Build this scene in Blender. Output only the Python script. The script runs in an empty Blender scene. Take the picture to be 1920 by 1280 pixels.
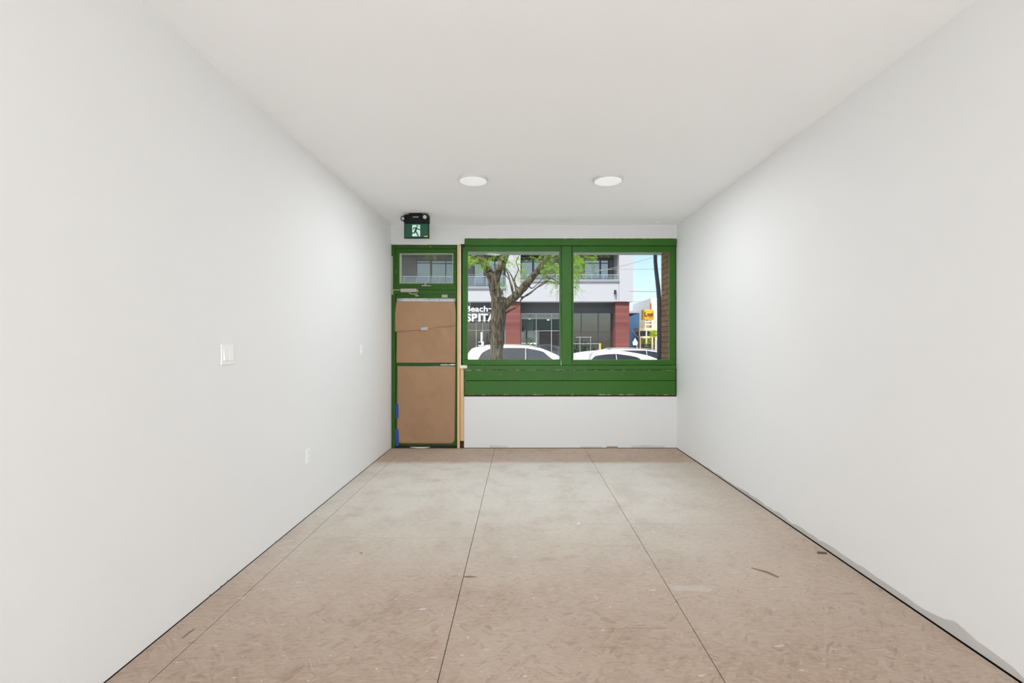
import bpy, bmesh, math, random
from mathutils import Vector, Matrix, noise
random.seed(7)
S = bpy.context.scene
COL = S.collection
F = 850.0; VX = 976.5; VY = 641.0; CH = 1.373
BW = 5.865                       # inner face of the shopfront wall
XL, XR = -1.68, 2.018            # side walls
ZC = 2.884                       # ceiling
YR = -4.6                        # rear wall behind the camera
STREET = -0.35

def px(x, y, d):                 # a point of the photo at depth d (metres from the lens plane)
    return Vector(((x - VX) * d / F, d, CH + (VY - y) * d / F))
def gx(x, d=BW): return (x - VX) * d / F
def gz(y, d=BW): return CH + (VY - y) * d / F

# ------------------------------------------------------------------ materials
def srgb(r, g, b):
    f = lambda c: (c / 255 / 12.92) if c / 255 <= .04045 else ((c / 255 + .055) / 1.055) ** 2.4
    return (f(r), f(g), f(b), 1)
class NT:
    def __init__(s, name):
        s.m = bpy.data.materials.new(name); s.m.use_nodes = True
        s.t = s.m.node_tree; s.t.nodes.clear()
        s.out = s.n('ShaderNodeOutputMaterial')
    def n(s, typ, **kw):
        o = s.t.nodes.new(typ)
        for k, v in kw.items(): setattr(o, k, v)
        return o
    def l(s, a, b): s.t.links.new(a, b)
    def coord(s, which='Object', scale=(1, 1, 1)):
        tc = s.n('ShaderNodeTexCoord'); mp = s.n('ShaderNodeMapping')
        mp.inputs['Scale'].default_value = scale
        s.l(tc.outputs[which], mp.inputs['Vector']); return mp.outputs[0]
    def world(s, scale=(1, 1, 1)):
        g = s.n('ShaderNodeNewGeometry'); mp = s.n('ShaderNodeMapping')
        mp.inputs['Scale'].default_value = scale
        s.l(g.outputs['Position'], mp.inputs['Vector']); return mp.outputs[0]
    def noise(s, vec, scale, detail=4, rough=.55):
        o = s.n('ShaderNodeTexNoise'); o.inputs['Scale'].default_value = scale
        o.inputs['Detail'].default_value = detail; o.inputs['Roughness'].default_value = rough
        s.l(vec, o.inputs['Vector']); return o.outputs['Fac']
    def ramp(s, fac, lo, hi, a=0., b=1.):
        o = s.n('ShaderNodeMapRange'); o.interpolation_type = 'SMOOTHSTEP'
        o.inputs['From Min'].default_value = lo; o.inputs['From Max'].default_value = hi
        o.inputs['To Min'].default_value = a; o.inputs['To Max'].default_value = b
        s.l(fac, o.inputs['Value']); return o.outputs[0]
    def math(s, op, a, b=None):
        o = s.n('ShaderNodeMath', operation=op)
        for i, v in enumerate((a, b)):
            if v is None: continue
            if isinstance(v, (int, float)): o.inputs[i].default_value = v
            else: s.l(v, o.inputs[i])
        return o.outputs[0]
    def mix(s, fac, a, b, mode='MIX'):
        o = s.n('ShaderNodeMix', data_type='RGBA', blend_type=mode)
        for i, v in ((0, fac), (6, a), (7, b)):
            if isinstance(v, (int, float)): o.inputs[i].default_value = v
            elif isinstance(v, tuple): o.inputs[i].default_value = v
            else: s.l(v, o.inputs[i])
        return o.outputs[2]
    def principled(s, color, rough=.6, metal=0., spec=.5, bump=None, bstr=.2, bdist=.01):
        p = s.n('ShaderNodeBsdfPrincipled')
        if isinstance(color, tuple): p.inputs['Base Color'].default_value = color
        else: s.l(color, p.inputs['Base Color'])
        if isinstance(rough, (int, float)): p.inputs['Roughness'].default_value = rough
        else: s.l(rough, p.inputs['Roughness'])
        p.inputs['Metallic'].default_value = metal
        p.inputs['Specular IOR Level'].default_value = spec
        if bump is not None:
            b = s.n('ShaderNodeBump'); b.inputs['Strength'].default_value = bstr; b.inputs['Distance'].default_value = bdist
            s.l(bump, b.inputs['Height']); s.l(b.outputs[0], p.inputs['Normal'])
        s.l(p.outputs[0], s.out.inputs['Surface']); return p
def plain(name, col, rough=.6, metal=0., spec=.5, var=.06, scale=8, bump=0.):
    t = NT(name); v = t.coord(); nz = t.noise(v, scale)
    c2 = tuple(max(0, c * (1 - var * 2)) for c in col[:3]) + (1,)
    t.principled(t.mix(nz, c2, col), rough, metal, spec, nz if bump else None, bump)
    return t.m
M = {}
M['wall'] = plain('matte_white_wall_paint', (.86, .86, .855, 1), .85, spec=.2, var=.004, scale=3)
M['ceiling'] = plain('flat_ceiling_paint', (.95, .945, .94, 1), .95, spec=.1, var=.004, scale=2)
M['shadedwall'] = plain('wall_paint_with_painted_shade', (.70, .70, .695, 1), .9, spec=.15, var=.01, scale=3)  # wall paint darkened so the back wall reads as shaded
M['bare'] = plain('bare_grey_plasterboard', srgb(208, 206, 202), .9, spec=.15, var=.08, scale=14)
M['shim'] = plain('brown_shim', srgb(150, 132, 112), .8, var=.15)
M['shim_dark'] = plain('brown_splinter', srgb(118, 92, 66), .8, var=.2)
M['dark'] = plain('dark_void_wood', (.012, .010, .009, 1), .9, spec=.1)
M['darkred'] = plain('dark_red_brown_old_wood', srgb(72, 34, 26), .8, var=.3, scale=40)

def green_mat(name, col, chip_edges, chips=.70, edge='both'):
    t = NT(name); w = t.world()
    big = t.noise(w, 2.2); fine = t.noise(t.world((8, 8, 60)), 1.2, 5)
    dark = tuple(c * .78 for c in col[:3]) + (1,)
    c = t.mix(big, dark, col)
    c = t.mix(t.math('MULTIPLY', fine, .22), c, srgb(38, 84, 24))
    n1 = t.noise(t.world((14, 14, 14)), 1.0, 6, .65)
    n2 = t.noise(t.world((30, 30, 55)), 1.0, 3)
    g = t.n('ShaderNodeTexCoord'); sp = t.n('ShaderNodeSeparateXYZ'); t.l(g.outputs['Generated'], sp.inputs[0])
    ed = t.math('ABSOLUTE', t.math('SUBTRACT', sp.outputs['Z'], .5))
    ed = {'both': lambda: t.ramp(ed, .44, .50), 'top': lambda: t.ramp(sp.outputs['Z'], .86, 1.), 'bottom': lambda: t.ramp(sp.outputs['Z'], .12, 0.)}[edge]()
    chipval = t.math('ADD', n1, t.math('MULTIPLY', ed, chip_edges))
    m1 = t.ramp(chipval, chips, chips + .012)
    m2 = t.ramp(n2, .745, .76)
    m = t.math('MAXIMUM', m1, m2)
    chipc = t.mix(t.noise(w, 31), srgb(214, 208, 172), srgb(150, 142, 96))
    c = t.mix(m, c, chipc)
    t.principled(c, t.ramp(fine, .3, .7, .38, .52), 0, .24, t.math('SUBTRACT', big, m), .12, .01)
    return t.m
GREEN = (.036, .135, .013, 1)
M['green'] = green_mat('old_green_gloss_paint', GREEN, .10, .80)
M['green_chip'] = green_mat('chipped_green_gloss_paint', GREEN, .22, .74)
M['green_top'] = green_mat('green_gloss_paint_chipped_on_top', GREEN, .22, .73, 'top')
M['green_low'] = green_mat('green_gloss_paint_chipped_below', GREEN, .22, .73, 'bottom')
M['green_dark'] = green_mat('worn_dark_green_paint', (.028, .100, .008, 1), .10, .78)
M['bead'] = plain('pale_green_glazing_putty', srgb(168, 176, 150), .6, var=.15, scale=50)
M['bead_green'] = plain('light_green_bead', srgb(98, 140, 92), .45, var=.15, scale=40)

def wood_mat(name, a, b):
    t = NT(name); v = t.world((40, 40, 1.6))
    n1 = t.noise(v, 1.5, 5); kn = t.n('ShaderNodeTexVoronoi'); kn.inputs['Scale'].default_value = 3.2
    t.l(t.world((6, 6, 1.4)), kn.inputs['Vector'])
    knm = t.ramp(kn.outputs['Distance'], .03, .10, 1., 0.)
    c = t.mix(n1, a, b); c = t.mix(t.math('MULTIPLY', knm, .8), c, srgb(70, 40, 22))
    t.principled(c, .7, 0, .3, n1, .15); return t.m
M['pine'] = wood_mat('bare_pine_stud', srgb(196, 156, 112), srgb(226, 192, 148))
M['pine_pale'] = plain('cream_painted_edge', srgb(232, 226, 206), .6, var=.06)
M['deckwood'] = wood_mat('fresh_pale_deck_wood', srgb(226, 196, 150), srgb(246, 226, 186))

def kraft():
    t = NT('brown_kraft_paper'); w = t.world(); n1 = t.noise(w, 3.0, 3); n2 = t.noise(t.world((3, 3, 60)), 2, 4)
    n3 = t.noise(t.world((5, 5, 3)), 1.3, 2)
    c = t.mix(n1, srgb(146, 113, 83), srgb(168, 134, 103)); c = t.mix(t.math('MULTIPLY', n2, .25), c, srgb(140, 106, 76))
    c = t.mix(t.ramp(n3, .58, .72, 0, .35), c, srgb(176, 126, 92))
    t.principled(c, .62, 0, .35, n1, .1); return t.m
M['kraft'] = kraft()
def floor_mat():
    t = NT('dusty_strand_plywood'); w = t.world(); sp = t.n('ShaderNodeSeparateXYZ'); t.l(w, sp.inputs[0])
    X, Y = sp.outputs['X'], sp.outputs['Y']
    big = t.noise(w, .9, 4); mid = t.noise(w, 3.5, 5, .6)
    dist = t.n('ShaderNodeTexNoise'); dist.inputs['Scale'].default_value = 2.5; t.l(w, dist.inputs['Vector'])
    wv = t.n('ShaderNodeVectorMath', operation='MULTIPLY_ADD'); t.l(dist.outputs['Color'], wv.inputs[0]); wv.inputs[1].default_value = (.12, .12, 0); t.l(w, wv.inputs[2])
    def strand(ang, sc, seed):
        m = t.n('ShaderNodeMapping', vector_type='TEXTURE'); m.inputs['Rotation'].default_value = (0, 0, ang); m.inputs['Location'].default_value = (seed, seed * .7, 0)
        m.inputs['Scale'].default_value = (1 / sc, 1 / (sc * 4.5), 1); t.l(wv.outputs[0], m.inputs['Vector']); return t.noise(m.outputs[0], 1., 3, .6)
    s1, s2, s3 = strand(.9, 9, 1.3), strand(-.8, 10, 7.7), strand(.08, 7, 4.1)
    st = t.math('MAXIMUM', s1, t.math('MAXIMUM', s2, s3)); sd = t.math('MINIMUM', s1, t.math('MINIMUM', s2, s3))
    c = t.mix(t.ramp(big, .3, .7), (.43, .318, .243, 1), (.525, .418, .335, 1))
    def flake(ang, sx, sy, seed):
        m = t.n('ShaderNodeMapping', vector_type='TEXTURE'); m.inputs['Rotation'].default_value = (0, 0, ang); m.inputs['Location'].default_value = (seed, seed * .7, 0)
        m.inputs['Scale'].default_value = (sx, sy, 1); t.l(wv.outputs[0], m.inputs['Vector'])
        v = t.n('ShaderNodeTexVoronoi'); v.inputs['Scale'].default_value = 1.; t.l(m.outputs[0], v.inputs['Vector'])
        sr = t.n('ShaderNodeSeparateColor'); t.l(v.outputs['Color'], sr.inputs[0]); return sr.outputs[0]
    f1, f2, f3 = flake(.12, .085, .016, 1.), flake(-.75, .07, .013, 5.), flake(.85, .06, .014, 9.)
    pick = t.ramp(t.noise(w, 14, 2), .42, .58); pick2 = t.ramp(t.noise(w, 11, 2), .46, .60)
    mx_ = t.n('ShaderNodeMix'); t.l(pick, mx_.inputs[0]); t.l(f1, mx_.inputs[2]); t.l(f2, mx_.inputs[3])
    my_ = t.n('ShaderNodeMix'); t.l(pick2, my_.inputs[0]); t.l(mx_.outputs[0], my_.inputs[2]); t.l(f3, my_.inputs[3])
    fv = my_.outputs[0]; grain = t.noise(t.world((22, 120, 1)), 1., 4, .65)
    c = t.mix(t.ramp(fv, .35, 1., 0, .40), c, (.57, .465, .385, 1))
    c = t.mix(t.ramp(fv, .0, .30, .34, 0), c, (.27, .19, .135, 1))
    c = t.mix(t.ramp(grain, .50, .68, 0, .30), c, (.60, .50, .42, 1)); c = t.mix(t.ramp(grain, .30, .46, .38, 0), c, (.25, .175, .125, 1))
    c = t.mix(t.ramp(t.noise(w, 5.5, 5, .65), .52, .70, 0, .30), c, (.32, .215, .15, 1))
    # edges kept browner, drywall dust lying across the middle of the room
    dust = t.math('MULTIPLY', t.ramp(t.math('ADD', Y, t.math('MULTIPLY', mid, .35)), 1.9, 4.6),
                  t.ramp(t.math('ADD', Y, t.math('MULTIPLY', mid, .22)), 5.36, 5.19, 0., 1.))
    side = t.math('MULTIPLY', t.ramp(t.math('ADD', X, t.math('MULTIPLY', big, 1.2)), 2.75, 1.7, .3, 1), t.ramp(t.math('ADD', X, t.math('MULTIPLY', mid, .5)), -1.75, -1.0, .6, 1))
    dust = t.math('MULTIPLY', t.math('MULTIPLY', dust, side), t.math('MULTIPLY', t.ramp(mid, .25, .6, .62, .96), t.ramp(grain, .32, .55, .62, 1.)))
    c = t.mix(dust, c, (.73, .705, .645, 1))
    stain = t.ramp(t.noise(t.world((.8, 1.6, 1)), 1.7, 5, .6), .60, .74, 0, .42)
    c = t.mix(stain, c, (.345, .225, .150, 1))
    fl = t.noise(t.world((9, 26, 1)), 1., 4, .6)
    c = t.mix(t.ramp(fl, .665, .70, 0, .62), c, (.70, .67, .61, 1))
    fl2 = t.noise(t.world((34, 70, 1)), 1., 2, .5)
    c = t.mix(t.ramp(fl2, .715, .74, 0, .8), c, (.80, .78, .74, 1))
    v = t.n('ShaderNodeTexVoronoi'); v.inputs['Scale'].default_value = 2.1; v.inputs['Randomness'].default_value = 1.; t.l(w, v.inputs['Vector'])
    c = t.mix(t.ramp(v.outputs['Distance'], .010, .018, .9, 0), c, (.06, .045, .035, 1))
    ln = t.noise(t.world((1.1, 60, 1)), 1., 2, .5)
    c = t.mix(t.ramp(ln, .70, .74, 0, .30), c, (.27, .19, .14, 1))
    t.principled(c, .72, 0, .25, st, .12, .004); return t.m
M['floor'] = floor_mat()
M['subfloor'] = plain('black_gap_under_sheets', (.02, .016, .013, 1), .9, spec=.1)
M['whiteplastic'] = plain('white_plastic', (.95, .95, .95, 1), .35, var=.01)
M['lamprim'] = plain('white_lamp_rim', (.66, .66, .65, 1), .4, var=.01)
def emit(name, col, strength, base=(.8, .8, .8, 1)):
    t = NT(name); p = t.principled(base, .5)
    p.inputs['Emission Color'].default_value = col; p.inputs['Emission Strength'].default_value = strength
    return t.m
M['diffuser'] = emit('lit_white_diffuser', (1, .99, .97, 1), .32)
M['blackplastic'] = plain('black_plastic', (.006, .006, .007, 1), .55, spec=.25, var=.1)
M['signgreen'] = emit('exit_sign_green', srgb(12, 74, 52), .25, srgb(10, 62, 44))
M['signwhite'] = emit('exit_sign_pale', srgb(200, 235, 222), .22, srgb(196, 224, 212))
M['yellow'] = plain('yellow_sticker', srgb(222, 208, 96), .5)
M['lens'] = plain('clear_lamp_lens', (.75, .76, .77, 1), .15, var=.35, scale=120)
M['silver'] = plain('dull_silver_metal', srgb(176, 172, 160), .4, metal=.55, var=.15, scale=60)
M['closer'] = plain('old_painted_closer', srgb(180, 178, 160), .5, var=.2, scale=50)
M['bluetape'] = plain('blue_painters_tape', srgb(22, 72, 160), .6, var=.15)
def clear(name, tint, refl, rough=.02, haze=0.):
    t = NT(name); tr = t.n('ShaderNodeBsdfTransparent'); tr.inputs[0].default_value = tint
    gl = t.n('ShaderNodeBsdfGlossy'); gl.inputs['Roughness'].default_value = rough
    fr = t.n('ShaderNodeFresnel'); fr.inputs['IOR'].default_value = refl
    mx = t.n('ShaderNodeMixShader'); t.l(fr.outputs[0], mx.inputs[0]); t.l(tr.outputs[0], mx.inputs[1]); t.l(gl.outputs[0], mx.inputs[2])
    last = mx
    if haze:
        df = t.n('ShaderNodeBsdfDiffuse'); df.inputs[0].default_value = (.7, .7, .68, 1)
        nz = t.ramp(t.noise(t.world(), 4), .3, .8, haze * .6, haze * 1.4)
        m2 = t.n('ShaderNodeMixShader'); t.l(nz, m2.inputs[0]); t.l(mx.outputs[0], m2.inputs[1]); t.l(df.outputs[0], m2.inputs[2]); last = m2
    t.l(last.outputs[0], t.out.inputs['Surface']); return t.m
M['glass'] = clear('window_glass', (.97, .985, .975, 1), 1.10, .01, .008)
M['dirtyglass'] = clear('dirty_tinted_glass', (.76, .80, .77, 1), 1.18, .05, .08)
M['cleartape'] = clear('clear_tape', (.9, .9, .9, 1), 1.6, .25, .45)
M['storeglass'] = clear('storefront_glass', (.66, .73, .80, 1), 2.1, .01, .03)
M['coated'] = clear('coated_window_glass', (.75, .80, .80, 1), 2.6, .02)
M['carglass'] = plain('dark_car_glass', (.020, .026, .032, 1), .04, spec=.55, var=.3, scale=3)
M['carwhite'] = plain('white_car_paint', (.80, .80, .81, 1), .22, spec=.6, var=.01)
M['cargrey'] = plain('pale_silver_car_paint', (.66, .66, .68, 1), .25, spec=.6, var=.01)
M['rubber'] = plain('black_rubber', (.02, .02, .02, 1), .8)
M['alloy'] = plain('alloy_wheel', (.5, .5, .52, 1), .3, metal=.8)
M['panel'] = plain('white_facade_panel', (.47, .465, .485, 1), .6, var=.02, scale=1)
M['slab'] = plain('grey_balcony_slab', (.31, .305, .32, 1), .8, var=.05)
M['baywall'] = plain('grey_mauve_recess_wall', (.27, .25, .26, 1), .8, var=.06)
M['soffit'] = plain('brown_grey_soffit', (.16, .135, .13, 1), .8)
M['frame'] = plain('dark_grey_aluminium', (.055, .075, .085, 1), .4, metal=.3)
M['paleframe'] = plain('pale_aluminium', (.42, .45, .46, 1), .4, metal=.3)
M['sky_glare'] = plain('painted_sky_reflection', (.84, .90, .90, 1), .8, var=.12, scale=2)  # pale tone standing in for sky reflected in the upper windows
M['fascia'] = plain('charcoal_fascia', (.075, .075, .085, 1), .6, var=.1)
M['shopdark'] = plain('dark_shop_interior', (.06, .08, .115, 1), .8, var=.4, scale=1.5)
M['shopgreen'] = plain('pale_green_shop_wall', (.62, .72, .62, 1), .8, var=.15, scale=1)
M['letters'] = plain('white_sign_letters', (.95, .95, .95, 1), .5, var=.01)
def siding():
    t = NT('red_brown_board_siding'); w = t.world(); sp = t.n('ShaderNodeSeparateXYZ'); t.l(w, sp.inputs[0])
    f = t.math('FRACT', t.math('MULTIPLY', sp.outputs['Z'], 1 / .19))
    fl = t.math('FLOOR', t.math('MULTIPLY', sp.outputs['Z'], 1 / .19))
    wn = t.n('ShaderNodeTexWhiteNoise', noise_dimensions='1D'); t.l(fl, wn.inputs['W'])
    c = t.mix(wn.outputs['Value'], srgb(104, 55, 50), srgb(130, 74, 67)); c = t.mix(t.ramp(f, .0, .12, .8, 0), c, srgb(88, 38, 34))
    t.principled(c, .6, 0, .4); return t.m
M['siding'] = siding()
def brick():
    t = NT('brown_brick'); g = t.n('ShaderNodeNewGeometry'); sp = t.n('ShaderNodeSeparateXYZ'); t.l(g.outputs['Position'], sp.inputs[0])
    cb = t.n('ShaderNodeCombineXYZ'); t.l(t.math('ADD', sp.outputs['X'], sp.outputs['Y']), cb.inputs[0]); t.l(sp.outputs['Z'], cb.inputs[1])
    b = t.n('ShaderNodeTexBrick'); t.l(cb.outputs[0], b.inputs['Vector'])
    b.inputs['Scale'].default_value = 1.; b.inputs['Brick Width'].default_value = .21; b.inputs['Row Height'].default_value = .072
    b.inputs['Mortar Size'].default_value = .005; b.inputs['Color1'].default_value = srgb(172, 134, 98); b.inputs['Color2'].default_value = srgb(146, 108, 76)
    b.inputs['Mortar'].default_value = srgb(74, 56, 44)
    t.principled(t.mix(t.math('MULTIPLY', t.noise(g.outputs['Position'], 20), .35), b.outputs['Color'], srgb(120, 96, 70)), .85, 0, .2, b.outputs['Fac'], -.4); return t.m
M['brick'] = brick()
M['pipe'] = plain('dark_iron_pipe', srgb(82, 78, 92), .6, var=.25, scale=20)
M['lintel'] = plain('grey_green_lintel_paint', srgb(152, 172, 146), .6, var=.1, scale=6)
M['concrete'] = plain('pavement_concrete', (.72, .71, .69, 1), .9, var=.1, scale=2)
M['asphalt'] = plain('asphalt', (.20, .20, .205, 1), .9, var=.15, scale=4)
M['blue'] = plain('blue_painted_wall', srgb(106, 156, 194), .7, var=.1, scale=2)
M['shingle'] = plain('grey_roof_shingles', (.48, .48, .52, 1), .9, var=.25, scale=12)
M['whitewall'] = plain('white_render_wall', (.82, .80, .80, 1), .8)
M['redtrim'] = plain('red_trim', srgb(214, 96, 78), .6)
M['orange'] = plain('yellow_orange_sign', srgb(232, 168, 36), .5, var=.03)
M['signletter'] = plain('dark_orange_sign_letters', srgb(96, 48, 10), .6)
M['bollard'] = plain('yellow_post_paint', srgb(232, 190, 62), .5)
M['blackmetal'] = plain('black_metal', (.03, .03, .033, 1), .5)
M['whitemetal'] = plain('white_painted_metal', (.84, .84, .86, 1), .5)
M['wire'] = plain('grey_cable', (.30, .30, .32, 1), .6)
def bark():
    t = NT('grey_brown_furrowed_bark'); w = t.world((26, 26, 5)); n1 = t.noise(w, 1.3, 6, .65); n2 = t.noise(t.world(), 5, 3)
    c = t.mix(t.ramp(n1, .38, .62), srgb(48, 42, 35), srgb(118, 107, 90)); c = t.mix(t.ramp(n2, .5, .7, 0, .4), c, srgb(100, 104, 72))
    t.principled(c, .9, 0, .2, n1, .8, .03); return t.m
M['bark'] = bark()
def leafmat(name, a, b):
    t = NT(name); oi = t.n('ShaderNodeNewGeometry'); c = t.mix(oi.outputs['Random Per Island'], a, b)
    d = t.n('ShaderNodeBsdfDiffuse'); tl = t.n('ShaderNodeBsdfTranslucent'); t.l(c, d.inputs[0]); t.l(c, tl.inputs[0])
    mx = t.n('ShaderNodeMixShader'); mx.inputs[0].default_value = .5
    t.l(d.outputs[0], mx.inputs[1]); t.l(tl.outputs[0], mx.inputs[2]); t.l(mx.outputs[0], t.out.inputs['Surface']); return t.m
M['leaf'] = leafmat('bright_locust_leaves', (.16, .36, .025, 1), (.38, .52, .08, 1))
M['plant'] = leafmat('lime_patio_leaves', (.38, .50, .05, 1), (.60, .66, .10, 1))
M['darkplant'] = leafmat('mixed_patio_plants', (.06, .10, .05, 1), (.22, .26, .16, 1))

# ------------------------------------------------------------------ mesh builder
WLOC = {}
class MB:
    def __init__(s): s.bm = bmesh.new()
    def box(s, x0, x1, y0, y1, z0, z1):
        x0, x1 = sorted((x0, x1)); y0, y1 = sorted((y0, y1)); z0, z1 = sorted((z0, z1))
        v = [s.bm.verts.new(p) for p in ((x0,y0,z0),(x1,y0,z0),(x1,y1,z0),(x0,y1,z0),(x0,y0,z1),(x1,y0,z1),(x1,y1,z1),(x0,y1,z1))]
        for f in ((0,3,2,1),(4,5,6,7),(0,1,5,4),(1,2,6,5),(2,3,7,6),(3,0,4,7)): s.bm.faces.new([v[i] for i in f])
        return s
    def pbox(s, xa, xb, ya, yb, d0, d1, dref=None):      # a box whose front face covers photo pixels xa..xb, ya..yb at depth dref
        dref = dref or d0
        return s.box(gx(xa, dref), gx(xb, dref), d0, d1, gz(ya, dref), gz(yb, dref))
    def prism(s, pts, axis, a, b):                       # polygon (2-D) extruded along axis 'x','y','z'
        def mk(p, t): return {'y': (p[0], t, p[1]), 'x': (t, p[0], p[1]), 'z': (p[0], p[1], t)}[axis]
        va = [s.bm.verts.new(mk(p, a)) for p in pts]; vb = [s.bm.verts.new(mk(p, b)) for p in pts]
        n = len(pts)
        s.bm.faces.new(va); s.bm.faces.new(list(reversed(vb)))
        for i in range(n): s.bm.faces.new((va[i], vb[i], vb[(i+1) % n], va[(i+1) % n]))
        return s
    def tube(s, pts, rad, seg=10, wob=0., caps=True):
        pts = [Vector(p) for p in pts]; rings = []
        up = Vector((0, 0, 1))
        for i, p in enumerate(pts):
            d = (pts[min(i+1, len(pts)-1)] - pts[max(i-1, 0)]).normalized()
            a = d.cross(up if abs(d.z) < .9 else Vector((0, 1, 0))).normalized()
            if i and a.dot(pa) < 0: a = -a
            pa = a; b = d.cross(a).normalized()
            r = rad[i] if isinstance(rad, (list, tuple)) else rad
            ring = []
            for k in range(seg):
                an = 2 * math.pi * k / seg
                rr = r * (1 + wob * noise.noise(Vector((math.cos(an) * 2, math.sin(an) * 2, i * .35 + p.x))))
                ring.append(s.bm.verts.new(p + a * math.cos(an) * rr + b * math.sin(an) * rr))
            rings.append(ring)
        for q, r in zip(rings, rings[1:]):
            for k in range(seg): s.bm.faces.new((q[k], q[(k+1) % seg], r[(k+1) % seg], r[k]))
        if caps: s.bm.faces.new(list(reversed(rings[0]))); s.bm.faces.new(rings[-1])
        return s
    def lathe(s, prof, c, axis='z', seg=40):             # prof: (radius, height)
        c = Vector(c); rings = []
        for r, h in prof:
            ring = []
            for k in range(seg):
                an = 2 * math.pi * k / seg; u, w = r * math.cos(an), r * math.sin(an)
                o = {'z': (u, w, h), 'y': (u, h, w), 'x': (h, u, w)}[axis]
                ring.append(s.bm.verts.new(c + Vector(o)))
            rings.append(ring)
        for q, r in zip(rings, rings[1:]):
            for k in range(seg): s.bm.faces.new((q[k], q[(k+1) % seg], r[(k+1) % seg], r[k]))
        s.bm.faces.new(list(reversed(rings[0]))); s.bm.faces.new(rings[-1])
        return s
    def grid(s, nu, nv, fn):
        vs = [[s.bm.verts.new(fn(i / nu, j / nv)) for j in range(nv + 1)] for i in range(nu + 1)]
        for i in range(nu):
            for j in range(nv): s.bm.faces.new((vs[i][j], vs[i+1][j], vs[i+1][j+1], vs[i][j+1]))
        return s
    def quad(s, *p):
        s.bm.faces.new([s.bm.verts.new(q) for q in p]); return s
    def build(s, name, mat, parent=None, bevel=0., smooth=False, solid=0., kind=None, label=None, recalc=True):
        bm = s.bm
        if recalc: bmesh.ops.recalc_face_normals(bm, faces=bm.faces)
        xs = [v.co for v in bm.verts]
        b = Vector(((min(p.x for p in xs) + max(p.x for p in xs)) / 2, (min(p.y for p in xs) + max(p.y for p in xs)) / 2, min(p.z for p in xs)))
        for v in bm.verts: v.co -= b
        me = bpy.data.meshes.new(name); bm.to_mesh(me); bm.free()
        me.materials.append(M[mat] if isinstance(mat, str) else mat)
        if smooth:
            for p in me.polygons: p.use_smooth = True
        o = bpy.data.objects.new(name, me); COL.objects.link(o)
        o.location = b - (WLOC[parent.name] if parent else Vector())
        if parent: o.parent = parent
        WLOC[o.name] = b
        if solid:
            md = o.modifiers.new('thickness', 'SOLIDIFY'); md.thickness = solid
        if bevel:
            md = o.modifiers.new('bevel', 'BEVEL'); md.width = bevel; md.segments = 2; md.limit_method = 'ANGLE'
        if kind: o['kind'] = kind
        if label: o['label'] = label
        return o
def tag(o, label, cat, group=None, kind=None):
    o['label'] = label; o['category'] = cat
    if group: o['group'] = group
    if kind: o['kind'] = kind
    return o
def struct(o, label, cat): return tag(o, label, cat, None, 'structure')
def thing(name, label, cat, loc, group=None, kind=None):
    o = bpy.data.objects.new(name, None); COL.objects.link(o); o.location = loc; o.empty_display_size = .1
    WLOC[o.name] = Vector(loc); return tag(o, label, cat, group, kind)
def dup(root, loc, label):
    r = root.copy(); COL.objects.link(r); r.location = loc; r['label'] = label
    for ch in list(root.children):
        c = ch.copy(); COL.objects.link(c); c.parent = r
        for g in list(ch.children):
            d = g.copy(); COL.objects.link(d); d.parent = c
    return r
def rough_strip(p0, p1, n0, h0, h1, amp, along, off, thick, seed=0, step=.05):
    """irregular thin strip standing on a wall: along 'x' or 'y' from p0 to p1, foot at z=n0, height h0->h1"""
    mb = MB(); n = max(4, int(abs(p1 - p0) / step)); top = []; bot = []
    for i in range(n + 1):
        t = i / n; a = p0 + (p1 - p0) * t
        h = (h0 + (h1 - h0) * t) * (1 + amp * noise.noise(Vector((a * 7 + seed, seed * 3.1, 0))) + .5 * amp * noise.noise(Vector((a * 23 + seed, 1, 0))))
        bot.append((a, n0)); top.append((a, n0 + max(.002, h)))
    mb.prism(bot + top[::-1], 'y' if along == 'x' else 'x', off, off + thick)
    return mb

# ------------------------------------------------------------------ room shell
G = .004
cols = [(XL + .003, -1.5), (-1.5, -.336), (-.336, .824), (.824, XR - .006)]
cuts = [[5.14, 3.42, .98], [3.18, .74, -1.7], [3.90, 1.46, -.98, -3.4], [3.42, .98, -1.46]]
fl = MB()
for (a, b), cs in zip(cols, cuts):
    ys = [BW - .004] + cs + [YR]
    for i, (p, q) in enumerate(zip(ys, ys[1:])):
        fl.box(a + G / 2, b - G / 2, q + .0012, p - .0012, -.016, 0)
fo = struct(fl.build('floor', 'floor'), 'dusty bare plywood sheet floor with dark joints between the sheets', 'floor')
MB().box(XL - .1, XR + .1, YR - .1, BW + .16, -.08, -.018).build('subfloor', 'subfloor', fo)
struct(MB().box(XL - .2, XR + .2, YR - .2, BW + .12, ZC, ZC + .25).build('ceiling', 'ceiling'), 'plain flat white painted ceiling over the empty room', 'ceiling')
struct(MB().box(XL - .15, XL, YR, BW + .12, .003, ZC).build('wall_left', 'wall'), 'blank white left wall carrying the switches and outlet', 'wall')
struct(MB().box(XR, XR + .15, YR, BW + .12, .006, ZC).build('wall_right', 'wall'), 'blank white right wall with unpainted strip along its foot', 'wall')
MB().box(XR + .01, XR + .14, YR, BW, -.018, .0058).build('trim_1', 'dark'); struct(bpy.data.objects['trim_1'], 'dark gap running along the foot of the right wall', 'gap')
MB().box(XL - .14, XL - .006, YR, BW, -.018, .0028).build('trim_2', 'dark'); struct(bpy.data.objects['trim_2'], 'thin dark gap along the foot of the left wall', 'gap')
wr = MB(); RW0, RW1, RZ0, RZ1 = -1.55, 1.90, .05, 1.26     # unseen rear wall; its wide opening is added to hold a fill light
wr.box(XL - .15, RW0, YR - .15, YR, 0, ZC); wr.box(RW1, XR + .15, YR - .15, YR, 0, ZC)
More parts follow.
